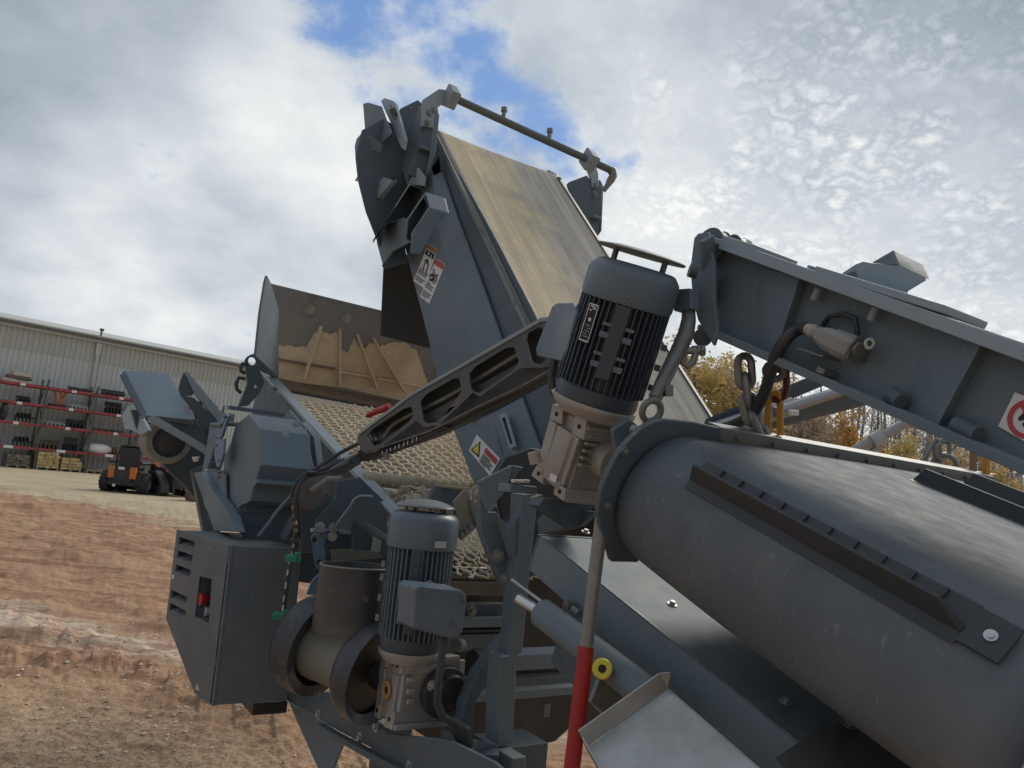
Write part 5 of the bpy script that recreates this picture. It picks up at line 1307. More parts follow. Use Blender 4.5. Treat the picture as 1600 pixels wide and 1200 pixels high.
    part('rain_cap', MB().lathe(D0, up, [(.0, 0), (.09, -.003), (.094, 0), (.091, .005), (.06, .016), (.03, .022), (.0, .024)], 44), mat('glossy_pale_cap', (.22, .235, .25), .3), t)
    for k in range(4):
        an = radians(30 + 90 * k); w = cos(an) * vd + sin(an) * lat; part('cap_post', MB().cyl(C0 + up * .108 + w * .07, D0 + w * .07, .006, 10), GREYSTEEL, t)
    # terminal box facing the viewer
    BX = PL(690, 958, 2.14, NL)
    bx = BX.pts([(649, 919), (656, 915), (722, 922), (731, 930), (724, 988), (717, 995), (700, 998), (646, 983)])
    part('terminal_box', MB().plate(bx, ML * .11), MOTOR, t, .010, seg=3)
    bolts(t, Plane(BX.o - ML * .001, NL), [(663, 926), (724, 935), (708, 974), (652, 976)], -ML, .004, GREYSTEEL, 'box_screw')
    part('motor_cable', MB().tube([P(692, 997, 2.16), P(691, 1020, 2.14), P(688, 1045, 2.12), P(684, 1070, 2.10), P(683, 1100, 2.10), P(692, 1120, 2.10), P(712, 1132, 2.12), P(722, 1150, 2.14)], .011, 10), RUBBER_D, t)
    part('cable_boot', MB().tube([P(706, 1130, 2.13), P(722, 1142, 2.14), P(728, 1165, 2.15)], .02, 12, rs=[.016, .028, .022]), RUBBER_D, t)
build_motor_far()

# ================================================================= BEAM
B25, NB = inc(25), nrm(25)
WEB = PL(1180, 480, 1.82, NC)
def build_beam():
    t = thing('long_beam', 'long slate grey box beam reaching up across the right side', 'beam', WEB.at(1118, 515))
    wt0, wt1, wb0, wb1 = WEB.pts([(1134, 380), (1700, 588), (1118, 520), (1600, 727)])
    web = WEB.pts([(1108, 372)]) + [wt0, wt0 + (wt1 - wt0) * 2.2, wb0 + (wb1 - wb0) * 2.6, wb0] + WEB.pts([(1108, 510)])
    part('web', MB().plate(web, MC * .014), PAINT, t, .003)
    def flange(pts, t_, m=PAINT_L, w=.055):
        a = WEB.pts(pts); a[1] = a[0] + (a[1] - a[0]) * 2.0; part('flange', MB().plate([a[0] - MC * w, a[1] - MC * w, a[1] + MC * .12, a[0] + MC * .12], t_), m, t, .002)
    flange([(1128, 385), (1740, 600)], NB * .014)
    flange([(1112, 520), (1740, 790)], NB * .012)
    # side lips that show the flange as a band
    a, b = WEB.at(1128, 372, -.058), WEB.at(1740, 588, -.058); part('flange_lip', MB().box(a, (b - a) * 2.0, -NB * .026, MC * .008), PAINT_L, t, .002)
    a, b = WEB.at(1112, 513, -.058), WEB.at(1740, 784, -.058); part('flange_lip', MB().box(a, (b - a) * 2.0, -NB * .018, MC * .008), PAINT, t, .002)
    a = WEB.at(1128, 365, -.05); part('cover_plate', MB().box(WEB.at(1126, 376, -.055), B25 * -.11, MC * .16, NB * .014), PAINT_L, t, .003)
    part('cover_plate', MB().box(WEB.at(1270, 426, -.055), B25 * -.30, MC * .16, NB * .016), PAINT_L, t, .003)
    # press-folded stiffeners
    for xs in (((1186, 416), (1262, 440), (1222, 566), (1178, 545)), ((1452, 512), (1545, 544), (1478, 668), (1410, 640))):
        q = [WEB.at(*p) for p in xs]; tl, tr, br, bl = q
        mb = MB(); o_ = -MC * .030; mb.add([tl, bl, tr + o_, br + o_, tr, br], [[0, 1, 3, 2], [2, 3, 5, 4], [0, 2, 4], [1, 5, 3]])
        part('folded_stiffener', mb, PAINT, t, rec=True)
    # knuckle end
    K = Plane(WEB.at(1100, 430, -.06), NC)
    poly('end_plate', K, [(1084, 372), (1090, 365), (1106, 362), (1112, 392), (1116, 410), (1116, 470), (1122, 512), (1114, 540), (1090, 500), (1082, 470), (1078, 420)], MC * .012, PAINT, t)
    poly('end_plate', K.shift(.17), [(1090, 365), (1106, 362), (1118, 410), (1122, 512), (1114, 540), (1090, 500), (1078, 420)], MC * .012, PAINT, t)
    poly('end_cap', Plane(WEB.at(1112, 450), B25), [(1092, 376), (1112, 366), (1118, 500), (1096, 505)], -B25 * .012, PAINT, t)
    for x, y, r, off in ((1108, 384, .047, .01), (1142, 388, .036, .05)):
        c = WEB.at(x, y, -.03 + off); part('sheave', MB().lathe(c, MC, [(.01, 0), (r, 0), (r * 1.0, .008), (r * .9, .014), (r * .9, .03), (r, .036), (r, .044), (.01, .044)], 32), PAINT_D, t)
    part('pin_boss', MB().cyl(WEB.at(1098, 527, -.05), WEB.at(1098, 527, .12), .023, 20), PAINT_D, t)
    poly('left_bracket', PL(1068, 460, 1.86, NC), [(1052, 452), (1078, 450), (1080, 482), (1052, 486)], MC * .03, PAINT, t)
    part('left_bracket_pin', MB().cyl(P(1078, 420, 1.86), P(1090, 424, 1.86), .02, 14), PAINT_D, t)
    # lamp bracket on top
    T = Plane(WEB.at(1370, 440, .02), NC)
    poly('bracket_foot', T.shift(.03), [(1304, 437), (1336, 420), (1344, 452)], MC * .01, PAINT_D, t)
    poly('bracket_sheet', T, [(1300, 436), (1337, 412), (1348, 408), (1364, 411), (1404, 414), (1444, 433), (1446, 437), (1416, 455), (1420, 463), (1407, 472), (1354, 456), (1343, 450), (1337, 423)], MC * .006, PAINT_L, t)
    tp = [WEB.at(1348, 408, .02), WEB.at(1406, 415, .02), WEB.at(1445, 435, .02)]
    part('bracket_hood', MB().plate([T.at(1363, 410), WEB.at(1396, 391, .05), T.at(1404, 414)], MC * .006), PAINT_D, t)
    part('bracket_hood', MB().plate([WEB.at(1396, 391, .05), WEB.at(1441, 413, .06), T.at(1450, 436), T.at(1405, 415)], MC * .006), PAINT, t, .002)
    for x, y in ((1268, 427), (1290, 433), (1413, 477), (1424, 481)): part('top_bolt', MB().bolt(WEB.at(x, y, -.02), NB, .014, .012), PAINT_L, t)
    for x, y in ((1276, 458), (1365, 489)): p = WEB.at(x, y, -.02); part('hanging_stud', MB().cyl(p + NB * .01, p - NB * .016, .008, 10), PAINT_L, t)
    for (x0, y0), (x1, y1) in (((1392, 616), (1408, 628)), ((1494, 664), (1528, 680))): part('peg', MB().cyl(WEB.at(x0, y0, -.02), WEB.at(x1, y1, -.03), .017, 14), PAINT_D, t)
    # prohibition sign
    q = WEB.pts([(1586, 613), (1668, 642), (1640, 712), (1560, 666)], -.003); sg = part('warning_sticker', MB().plate(q, -MC * .0012), WHITE, t, label='white square sign with a red ring and slash')
    c = WEB.at(1608, 655, -.0052); e1, e2 = (q[1] - q[0]).normalized(), (q[3] - q[0]).normalized(); R_ = .034
    outer = [c + R_ * (cos(a) * e1 + sin(a) * e2) for a in [2 * pi * k / 36 for k in range(36)]]; innr = [c + R_ * .76 * (cos(a) * e1 + sin(a) * e2) for a in [2 * pi * k / 36 for k in range(36)]]
    part('print', MB().plate(outer, -MC * .0006, [innr]), REDP, sg)
    hnd = [c + R_ * (x * e1 + y * e2) for x, y in ((-.35, -.3), (-.15, -.5), (.1, -.45), (.3, -.2), (.25, .3), (.0, .5), (-.2, .35), (-.1, .05), (-.4, .25), (-.48, .15))]
    part('print', MB().plate([p + MC * .0002 for p in hnd], -MC * .0005), BLACK, sg)
    d = (e1 + e2).normalized() * R_ * .85; s_ = d.cross(MC).normalized() * R_ * .12
    part('print', MB().plate([c - d - s_ - MC * .0004, c + d - s_ - MC * .0004, c + d + s_ - MC * .0004, c - d + s_ - MC * .0004], -MC * .0006), REDP, sg)
    # socket block and small shelf bracket
    pb = WEB.at(1342, 545, -.002); part('socket_block', MB().cbox(pb - MC * .03, B25 * .05, MC * .06, NB * .05).cyl(pb - MC * .05 - B25 * .03, pb - MC * .05 - B25 * .036, .016, 16), GREYSTEEL, t, .006)
    part('socket_eye', MB().ring(WEB.at(1359, 537, -.05), MC, .009, .004, 14, 6), ZINC, t)
    a = WEB.pts([(1258, 562), (1272, 553), (1312, 568), (1294, 578)], -.0); part('small_shelf', MB().plate([WEB.at(1272, 553), WEB.at(1312, 566), WEB.at(1312, 566) - MC * .06, WEB.at(1272, 553) - MC * .06], NB * .004), GREYSTEEL, t, .001)
    part('shelf_clip', MB().box(WEB.at(1300, 578), -MC * .05, B25 * -.02, -NB * .012), GREYSTEEL, t, .001)
build_beam()
def build_cable():
    a, b = WEB.at(1333, 549, -.05), WEB.at(1273, 519, -.06); ax = (b - a).normalized()
    t = thing('power_cable', 'black power cable with dusty beige connector plugged in on the beam', 'cable', b)
    L = (b - a).length
    w = ax.cross(MC).normalized(); mb = MB(); vs = []
    secs = [(0, .026, .022), (.25, .028, .024), (.62, .027, .024), (.86, .018, .018), (1.0, .011, .012)]
    for f_, h, d in [(a_, b_ * .86, c_ * .9) for a_, b_, c_ in secs]:
        c = a + ax * (L * f_)
        for x, y in ((-1, -.55), (-.55, -1), (.55, -1), (1, -.55), (1, .55), (.55, 1), (-.55, 1), (-1, .55)): vs.append(c + w * h * x + MC * d * y)
    mb.add(vs, [[i * 8 + k, i * 8 + (k + 1) % 8, (i + 1) * 8 + (k + 1) % 8, (i + 1) * 8 + k] for i in range(4) for k in range(8)] + [list(range(8))[::-1], [32 + k for k in range(8)]])
    part('connector', mb, mat('dusty_beige_plastic', (.30, .285, .27), .6, layers=((20., (.21, .19, .175), .45, .8),)), t, .002)
    part('gland', MB().lathe(b, ax, [(.013, -.002), (.016, .004), (.013, .014), (.011, .022), (.0, .024)], 14), mat('beige_gland', (.42, .37, .33), .6), t)
    pts = [b + ax * .02, P(1250, 514, 1.66), P(1234, 524, 1.66), P(1220, 541, 1.67), P(1210, 562, 1.69), P(1203, 586, 1.71), P(1195, 612, 1.74), P(1184, 634, 1.78), P(1168, 652, 1.83), P(1145, 664, 1.88), P(1118, 672, 1.94), P(1085, 682, 2.0)]
    # smooth
    sm = []
    for i in range(len(pts) - 1):
        p0, p1, p2, p3 = pts[max(i - 1, 0)], pts[i], pts[i + 1], pts[min(i + 2, len(pts) - 1)]
        for k in range(5):
            u = k / 5; sm.append(.5 * ((2 * p1) + (p2 - p0) * u + (2 * p0 - 5 * p1 + 4 * p2 - p3) * u * u + (3 * p1 - p0 - 3 * p2 + p3) * u ** 3))
    sm.append(pts[-1]); part('cable', MB().tube(sm, .0135, 12), RUBBER_D, t)
    part('thin_wire', MB().tube([WEB.at(1286, 508, -.01), WEB.at(1296, 494, -.02), WEB.at(1318, 490, -.02), WEB.at(1336, 498, -.02), WEB.at(1340, 520, -.02), WEB.at(1334, 545, -.01)], .006, 8), RUBBER_D, t)
build_cable()

# ================================================================= CHAINS AND SHACKLES
def build_chains():
    pts = [(1163, 566), (1165, 596), (1169, 626), (1176, 652), (1186, 676), (1192, 700), (1193, 722)]
    t = thing('lifting_chain', 'heavy grey lifting chain hanging from the beam to the magnet', 'chain', P(1165, 560, 1.80), 'lifting chains under the beam')
    for k in range(len(pts) - 1):
        a, b = P(*pts[k], 1.80), P(*pts[k + 1], 1.80); ax = (a - b); ce = (a + b) / 2
        side = (CR if k % 2 == 0 else _f); side = (side - ax * side.dot(ax) / ax.length_squared).normalized(); side = (side + (_f if k % 2 == 0 else CR) * .25).normalized()
        part('link', MB().link(ce, ax, side, ax.length + .030, .036, .0094), CHAINM, t)
    # shackle and yellow lifting link
    d = 1.82
    t = thing('lifting_shackle', 'dark red bow shackle holding a yellow lifting link', 'shackle', P(1213, 590, d), 'shackles under the beam')
    part('upper_ring', MB().ring(P(1210, 580, d), CR * .3 + _f, .020, .0085, 20, 8), GREYSTEEL, t)
    bow = [P(x, y, d) for x, y in ((1228, 580), (1229, 592), (1229, 606), (1225, 620), (1216, 626), (1206, 624), (1199, 614), (1198, 598), (1199, 584))]
    part('bow', MB().tube(bow, .0085, 10), DKRED, t); part('pin', MB().cyl(P(1192, 579, d), P(1233, 577, d), .008, 12), DKRED, t)
    t = thing('yellow_link', 'yellow painted steel lifting link hooked into the red shackle', 'lifting link', P(1210, 690, d), 'yellow lifting links')
    def ybar(pp, d, w): 
        pts = [P(x, y, d) for x, y in pp]; mb = MB()
        return MB().tube(pts, w, 8)
    part('hoop', ybar([(1200, 690), (1200, 650), (1201, 624), (1205, 615), (1212, 613), (1217, 619), (1219, 632), (1219, 680)], d, .0085), YEL, t)
    part('foot', MB().box(P(1202, 684, d + .02), MC * .045, ML * .04, MZ * .008).box(P(1212, 688, d + .02), MC * .06, -ML * .02, MZ * .006), YEL, t, .002)
    # shackle with thick bent rod on the left
    d = 1.84
    t = thing('hanger_rod', 'thick bent grey rod running from the knuckle down to the eye bolt', 'rod', P(1022, 618, d))
    part('rod', MB().tube([P(1076, 468, 1.88), P(1076, 500, 1.86), P(1072, 522, d), P(1060, 548, d), P(1046, 574, 1.82), P(1034, 598, 1.80), P(1022, 622, 1.78)], .017, 12, rs=[.015, .018, .020, .019, .017, .016, .014]), GREYSTEEL, t)
    part('rod_edge', MB().tube([P(1052, 576, 1.85), P(1038, 604, 1.83), P(1026, 626, 1.80)], .010, 8), PAINT_D, t)
    part('clevis', MB().cbox(P(1044, 610, 1.80), CR * .02, _f * .03, CU * .028), GREYSTEEL, t, .003)
    t = thing('bow_shackle', 'plain dark bow shackle beneath the knuckle of the beam', 'shackle', P(1076, 560, d), 'shackles under the beam')
    part('bow', MB().tube([P(x, y, d) for x, y in ((1086, 540), (1087, 552), (1083, 566), (1074, 572), (1067, 566), (1069, 552))], .0088, 10), CHAINM, t)
    part('pin', MB().cyl(P(1064, 548, d), P(1100, 548, d), .009, 12).cyl(P(1094, 548, d), P(1101, 548, d), .014, 6), CHAINM, t)
    # far rigging seen under the beam
    d = 2.35
    t = thing('lifting_chain', 'far chain hook and ring above the right end of the belt', 'chain', P(1475, 730, d), 'lifting chains under the beam')
    part('link', MB().ring(P(1476, 728, d), _f + CR * .2, .034, .0085, 22, 8), CHAINM, t)
    part('hook', MB().tube([P(1470, 722, d), P(1462, 712, d), P(1462, 698, d), P(1470, 688, d), P(1479, 690, d)], .009, 8), CHAINM, t)
    part('link', MB().link(P(1476, 700, d), CU, CR, .05, .03, .007), CHAINM, t)
    part('stay', MB().cyl(P(1440, 726, d), P(1463, 686, d), .005, 8), GREYSTEEL, t)
    t = thing('yellow_link', 'far yellow lifting link with weathered post at the right', 'lifting link', P(1540, 750, d), 'yellow lifting links')
    part('hoop', MB().box(P(1540, 745, d), CR * .015, _f * .02, CU * .06), YEL, t, .002)
    part('post', MB().box(P(1520, 742, d), CR * .014, _f * .02, CU * .075), mat('weathered_yellow', (.34, .20, .10), .7), t, .002)
    part('foot', MB().box(P(1528, 746, d), CR * .06, _f * .03, CU * .010), YEL, t, .002)
    # grey hose with sleeve
    d = 3.4
    t = thing('grey_pipe', 'grey hose with sleeved joint slanting up behind the belt', 'hose', P(1340, 708, d))
    part('pipe', MB().tube([P(1330, 708, d), P(1362, 688, d), P(1390, 676, d), P(1412, 662, d), P(1424, 660, d), P(1450, 668, d)], .022, 10), mat('grey_hose', (.34, .33, .31), .6), t)
    part('sleeve', MB().cyl(P(1362, 691, d), P(1378, 682, d), .034, 14), mat('pale_sleeve', (.42, .42, .44), .6), t)
    part('lower_pipe', MB().cyl(P(1352, 713, d), P(1376, 698, d), .018, 10), mat('grey_hose_2', (.40, .38, .34), .6), t)
    # strut pair behind
    d = 2.75
    t = thing('support_strut', 'dark twin strut with grey ram slanting behind the chains', 'strut', P(1110, 670, d))
    a, b = P(1095, 672, d), P(1290, 592, d + .15); part('upper_bar', MB().box(a, b - a, MC * .06, NB * .045), PAINT_D, t, .003)
    a, b = P(1100, 690, d), P(1380, 620, d + .15); part('lower_bar', MB().box(a, b - a, MC * .06, NB * .055), PAINT_D, t, .003)
    part('ram', MB().cyl(P(1210, 644, d), P(1330, 606, d + .1), .020, 14).cyl(P(1120, 672, d), P(1238, 634, d + .05), .034, 16), mat('grey_ram', (.30, .31, .32), .35, .5), t)
    part('ram_clip', MB().cbox(P(1240, 645, d - .03), CR * .03, _f * .03, CU * .02), WHITE, t, .004)
build_chains()

# ================================================================= SLOTTED RAIL AND HOSES
def smooth(pts, n=5):
    sm = []
    for i in range(len(pts) - 1):
        p0, p1, p2, p3 = pts[max(i - 1, 0)], pts[i], pts[i + 1], pts[min(i + 2, len(pts) - 1)]
        for k in range(n):
            u = k / n; sm.append(.5 * ((2 * p1) + (p2 - p0) * u + (2 * p0 - 5 * p1 + 4 * p2 - p3) * u * u + (3 * p1 - p0 - 3 * p2 + p3) * u ** 3))
    return sm + [pts[-1]]
RA, RB = P(570, 695, 2.75), P(870, 525, 2.15)
RN = (RB - RA).cross(CU).normalized()
if RN.dot(_f) < 0: RN = -RN
RPL = Plane(RA, RN)
def build_rail():
    t = thing('slotted_rail', 'dusty grey slotted rail slanting up to the near finned motor', 'rail', RA)
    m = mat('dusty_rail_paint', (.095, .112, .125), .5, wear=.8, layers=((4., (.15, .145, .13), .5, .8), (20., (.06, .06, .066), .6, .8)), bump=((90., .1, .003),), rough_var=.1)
    outer = [(558, 684), (562, 674), (600, 646), (645, 612), (727, 565), (790, 527), (827, 505), (846, 496), (905, 500), (905, 556), (848, 575), (814, 575), (750, 620), (738, 614), (686, 665), (662, 667), (650, 658), (587, 706), (572, 709), (562, 703)]
    def rr(a):  # soften slot corners
        out = []
        for i in range(len(a)):
            p, q, r = a[i - 1], a[i], a[(i + 1) % len(a)]
            for s_, (x, y) in ((.16, p), (.16, r)): out.append((q[0] + (x - q[0]) * s_, q[1] + (y - q[1]) * s_))
        return out
    slots = [rr([(571, 677), (641, 632), (647, 652), (586, 701)]), rr([(655, 622), (716, 587), (722, 612), (684, 660), (662, 662)]), rr([(732, 579), (801, 537), (812, 571), (748, 615), (736, 610)]), rr([(820, 523), (846, 508), (864, 548), (846, 570), (830, 566)])]
    part('front_plate', MB().plate(RPL.pts(outer), RN * .007, [RPL.pts(s) for s in slots]), m, t, .002)
    # upper and lower returns making it a channel
    a = RPL.pts([(562, 675), (645, 613), (727, 566), (846, 497), (900, 490)]); b = [p + RN * .075 for p in a]
    part('top_return', MB().quadstrip(a, b, -CU * .006), m, t, .001)
    part('top_edge', MB().quadstrip([p - RN * .002 for p in a], [p - RN * .002 - CU * .011 for p in a], -RN * .003), PAINT_L, t)
    a = RPL.pts([(572, 708), (671, 675), (740, 640), (812, 606), (868, 574)]); b = [p + RN * .075 for p in a]
    part('bottom_return', MB().quadstrip(a, b, CU * .006), m, t, .001)
    bk = RPL.shift(.075); part('back_plate', MB().plate(bk.pts([(566, 680), (645, 617), (846, 500), (868, 572), (740, 638), (575, 705)]), RN * .006), PAINT_D, t)
    mid = RPL.shift(.04)
    for pts, r in (([(578, 690), (600, 682), (612, 666), (634, 652), (690, 625), (740, 596), (812, 552)], .008), ([(588, 702), (640, 672), (700, 648), (800, 598)], .006)):
        part('inner_pipe', MB().tube(smooth([mid.at(*q) for q in pts]), r, 8), GREYSTEEL, t)
    part('inner_fitting', MB().cyl(mid.at(583, 676), mid.at(590, 690), .014, 12), ZINC, t)
    # second lower channel under the plate
    lo = RPL.shift(.03); part('lower_channel', MB().plate(lo.pts([(558, 704), (575, 696), (660, 650), (738, 606), (812, 566), (868, 536), (870, 582), (813, 614), (762, 642), (671, 684), (610, 705), (572, 720), (556, 722)]), RN * .05), mat('dark_channel', (.055, .06, .068), .5, layers=((6., (.10, .095, .085), .55, .8),)), t, .004)
    hs = RPL.shift(.02); hp = [hs.at(*q) for q in ((600, 708), (632, 696), (664, 682), (700, 666))]
    o = part('printed_hose', MB().tube(hp, .010, 8), RUBBER_D, t); R = random.Random(5)
    for k in range(9):
        f = k / 9 * .62; c = hp[0].lerp(hp[2], f / .62 * .95) - RN * .011; ax = (hp[2] - hp[0]).normalized(); u = ax.cross(RN).normalized()
        part('print', MB().plate([c - u * .006, c + ax * .004 - u * .006, c + ax * (.010 + .004 * (k % 2)) + u * .006, c + ax * (.004 + .004 * (k % 2)) + u * .006], -RN * .0006), WHITE, o)
    rp = RPL.shift(.10); part('red_handle', MB().cyl(rp.at(575, 649), rp.at(608, 634), .011, 10).cyl(rp.at(590, 642), rp.at(606, 637), .013, 10), RED, t)
    part('bolt', MB().bolt(RPL.at(604, 708), -CU, .010, .02), GREYSTEEL, t)
    # tube end on the left
    part('end_tube', MB().tube([P(556, 716, 2.78), P(540, 728, 2.80), P(520, 738, 2.82)], .022, 12, rs=[.026, .022, .018]), PAINT_D, t)
    part('end_rod', MB().cyl(P(540, 717, 2.75), P(560, 706, 2.74), .006, 8), ZINC, t)
build_rail()
def build_hoses():
    t = thing('hydraulic_hoses', 'black hydraulic hoses with white print clipped down beside the cabinet', 'hoses', P(446, 960, 2.85))
    runs = [([(566, 690), (540, 703), (515, 718), (490, 735), (468, 748), (458, 766), (457, 790), (460, 815), (461, 836), (456, 860), (450, 890), (444, 930), (438, 968)], 2.78, .0075, True),
            ([(560, 706), (530, 722), (505, 734), (482, 741), (468, 756), (464, 778), (466, 806), (468, 830), (462, 856), (455, 884), (448, 926), (442, 966)], 2.81, .0075, False),
            ([(548, 722), (520, 734), (495, 742), (474, 748), (463, 770), (461, 800), (464, 826), (459, 850), (453, 876), (446, 920), (440, 966)], 2.75, .0065, True)]
    for pts, d, r, pr in runs:
        w = smooth([P(x, y, d + .03 * sin(i)) for i, (x, y) in enumerate(pts)], 4); h = part('hose', MB().tube(w, r, 8), RUBBER_D, t)
        if pr:
            mb = MB()
            for k in range(22, len(w) - 1, 2):
                a, b = w[k], w[k + 1]; c = (CP - a).normalized() * (r + .0004); s = (b - a).cross(c).normalized() * .0022; mb.plate([a + c - s, b + c - s, b + c + s, a + c + s], c.normalized() * .0006)
            part('white_print', mb, WHITE, h, kind='stuff')
    for x, y in ((456, 872), (437, 962)):
        c = P(x, y, 2.74); part('green_clip', MB().cbox(c, CR * .045, _f * .03, CU * .024).cbox(c + CR * .02 + CU * .004, CR * .02, _f * .02, CU * .034), GREENP, t, .003)
    for x, y in ((487, 738), (461, 843), (458, 780)): c = P(x, y, 2.76); part('cable_tie', MB().cbox(c, CR * .035, _f * .03, CU * .008), RUBBER_D, t, .001)
    a, b = P(445, 740, 2.9), P(470, 735, 2.85)
build_hoses()

# ================================================================= CONTROL CABINET
def build_cabinet():
    A, B = P(362, 852, 3.0), P(276, 827, 3.38); v = (B - A); v.z = 0; nn = v.cross(MZ).normalized()
    if nn.dot(MC) > 0: nn = -nn
    FP = Plane(A, nn)
    t = thing('control_cabinet', 'dark grey steel control cabinet with louvres and red stop button', 'cabinet', P(332, 1104, 2.95))
    out = [(276, 827), (362, 852), (332, 1104), (304, 1084), (259, 967)]
    win = [(312, 900), (331, 905), (326, 974), (304, 963)]
    dp = v.normalized().cross(MZ); dp = -nn
    W_ = MC * .275
    # door sheet with its cut-outs, then the body behind it
    LVQ = ([(280, 839), (304, 847), (302, 858), (278, 851)], [(278, 860), (301, 868), (299, 879), (276, 871)], [(275, 882), (298, 891), (296, 902), (273, 893)], [(268, 922), (292, 933), (290, 944), (266, 934)], [(266, 942), (290, 955), (288, 966), (264, 954)])
    part('door', MB().plate(FP.pts(out), -nn * .012, [FP.pts(win)] + [FP.pts(q) for q in LVQ]), CABINET, t, .002)
    body = [p - nn * .0125 for p in FP.pts(out)]; c = sum(body, V((0, 0, 0))) / 5; body = [c + (p - c) * .992 for p in body]
    mb = MB(); n = 5
    mb.quadstrip(body + [body[0]], [p + W_ - nn * .0 for p in body] + [body[0] + W_], (MZ * .0 + (c - body[0]).normalized() * .004))
    mb = MB(); vs = body + [p + W_ for p in body]
    mb.add(vs, [[i, (i + 1) % 5, 5 + (i + 1) % 5, 5 + i] for i in range(5)] + [[5 + i for i in range(5)]]); part('body', mb, CABINET, t, .004)
    part('recess', MB().plate([p - nn * .078 for p in FP.pts([(300, 895), (345, 900), (338, 985), (296, 975)])], -nn * .004), DARKHOLE, t)
    q = FP.pts(win); 
    for i in (0, 1, 2, 3): part('window_return', MB().plate([q[i], q[(i + 1) % 4], q[(i + 1) % 4] - nn * .07, q[i] - nn * .07], (q[(i + 2) % 4] - q[(i + 1) % 4]).normalized() * -.002), CABINET, t)
    b = FP.at(323, 936, -.035); part('stop_button', MB().cyl(b - nn * .03, b + nn * .01, .012, 14).cyl(b + nn * .01, b + nn * .03, .024, 18), RED, t)
    b = FP.at(324, 955, -.05); part('button_collar', MB().cyl(b - nn * .01, b + nn * .012, .02, 16), WHITE, t)
    part('panel_strip', MB().plate([p - nn * .06 for p in FP.pts([(322, 915), (330, 917), (328, 950), (320, 946)])], -nn * .003), mat('pale_grey_panel', (.30, .31, .33), .5), t)
    for q in LVQ:
        tl, tr, br, bl = FP.pts(q)
        mb = MB(); mb.plate([bl - nn * .0, br, tr.lerp(br, .35) - nn * .045, tl.lerp(bl, .35) - nn * .045], nn * .001)
        lv = part('louvre', mb, CABINET, t); part('louvre_mouth', MB().plate([p - nn * .05 for p in (tl, tr, br, bl)], -nn * .002), DARKHOLE, lv)
    for y in (868, 880, 1040): x = 362 - 30 * (y - 852) / 252; b = FP.at(x - 3, y); part('hinge', MB().cyl(b, b + MZ * .03, .007, 8), CABINET, t)
    part('door_gap', MB().plate([p + nn * .0006 for p in FP.pts([(358, 853), (359.5, 853.5), (330, 1100), (328.5, 1099)])], nn * .0005), DARKHOLE, t)
    s = FP.pts([(308, 1068), (312, 1079), (305, 1077)], -.0006); part('warning_sticker', MB().plate(s, nn * .0008), mat('cream_print', (.6, .58, .4), .5), t)
    part('pale_tag', MB().plate([p + nn * .001 for p in FP.pts([(270, 898), (273, 899), (272, 905), (269, 904)])], nn * .001), WHITE, t)
    p = P(384, 1063, 2.92); part('scratch_tag', MB().plate([p, p + MC * .014 + MZ * .002, p + MC * .014 - MZ * .003, p - MZ * .004], -ML * .001), GREYSTEEL, t)
    part('under_box', MB().box(P(396, 1100, 3.05), MC * .14, ML * .2, -MZ * .045), BLKP, t, .004)
build_cabinet()

# ================================================================= TAIL PULLEY GROUP UNDER THE FAR MOTOR
def build_tail():
    t = thing('tail_pulley', 'dusty grey tail drum between black rubber collars beside the cabinet', 'tail pulley', G2 + TL * .4 - MZ * .3)
    ax = (P(500, 1011, 2.60) - P(590, 1053, 2.46)).normalized(); o = P(590, 1053, 2.46)
    L = (P(500, 1011, 2.60) - o).length
    pr = []
    for k in range(9):
        x = .045 + (L - .035) * k / 8; pr.append((.098 + .002 * (k % 2) + .012 * abs(k / 8 - .5), x))
    part('drum', MB().lathe(o, ax, [(.0, .045)] + pr + [(.0, L + .01)], 36), LINING, t)
    part('near_collar', MB().lathe(o + ax * .035, ax, [(.128, -.03), (.158, -.05), (.160, .0), (.146, .03), (.118, .055), (.104, .06)], 40), mat('scuffed_rubber', (.05, .05, .058), .4, layers=((5., (.10, .10, .115), .45, .7),), rough_var=.1), t)
    part('collar_shade_disc', MB().cyl(o + ax * .02, o + ax * .028, .135, 32), BLKP, t)  # black disc added so the open inside of the collar looks shaded
    part('near_bearing', MB().cyl(o - ax * .0, o - ax * .06, .045, 24), BLKP, t)
    e = o + ax * (L + .01)
    part('far_collar', MB().lathe(e, ax, [(.125, -.025), (.158, -.03), (.162, .0), (.162, .05), (.12, .06)], 44), mat('worn_rubber', (.055, .055, .06), .5, layers=((12., (.16, .16, .16), .52, .72),)), t)
    part('collar_back', MB().cyl(e + ax * .055, e + ax * .063, .155, 36), BLKP, t)
    c = P(560, 884, 2.58); R_ = .128
    # open-topped rubber boot
    up = (MZ * 1.0 + ML * .03).normalized()
    part('boot', MB().lathe(c - up * .21, up, [(R_ * 1.03, 0), (R_ * 1.0, .10), (R_ * .98, .21), (R_ * .94, .213), (R_ * .92, .19), (R_ * .94, 0)], 44), mat('brown_black_boot', (.055, .05, .05), .45, layers=((5., (.085, .075, .07), .45, .75), (16., (.2, .19, .18), .60, .76), (3., (.12, .105, .09), .5, .7)), rough_var=.1), t)
    part('boot_rim', MB().ring(c, up, R_ * .985, .0035, 44, 6), GREYSTEEL, t)
    part('boot_back_plate', MB().plate(PL(540, 866, 2.72, NL).pts([(517, 860), (540, 858), (590, 862), (600, 872), (520, 878)]), ML * .006), mat('olive_grey_plate', (.12, .12, .095), .6), t)
build_tail()

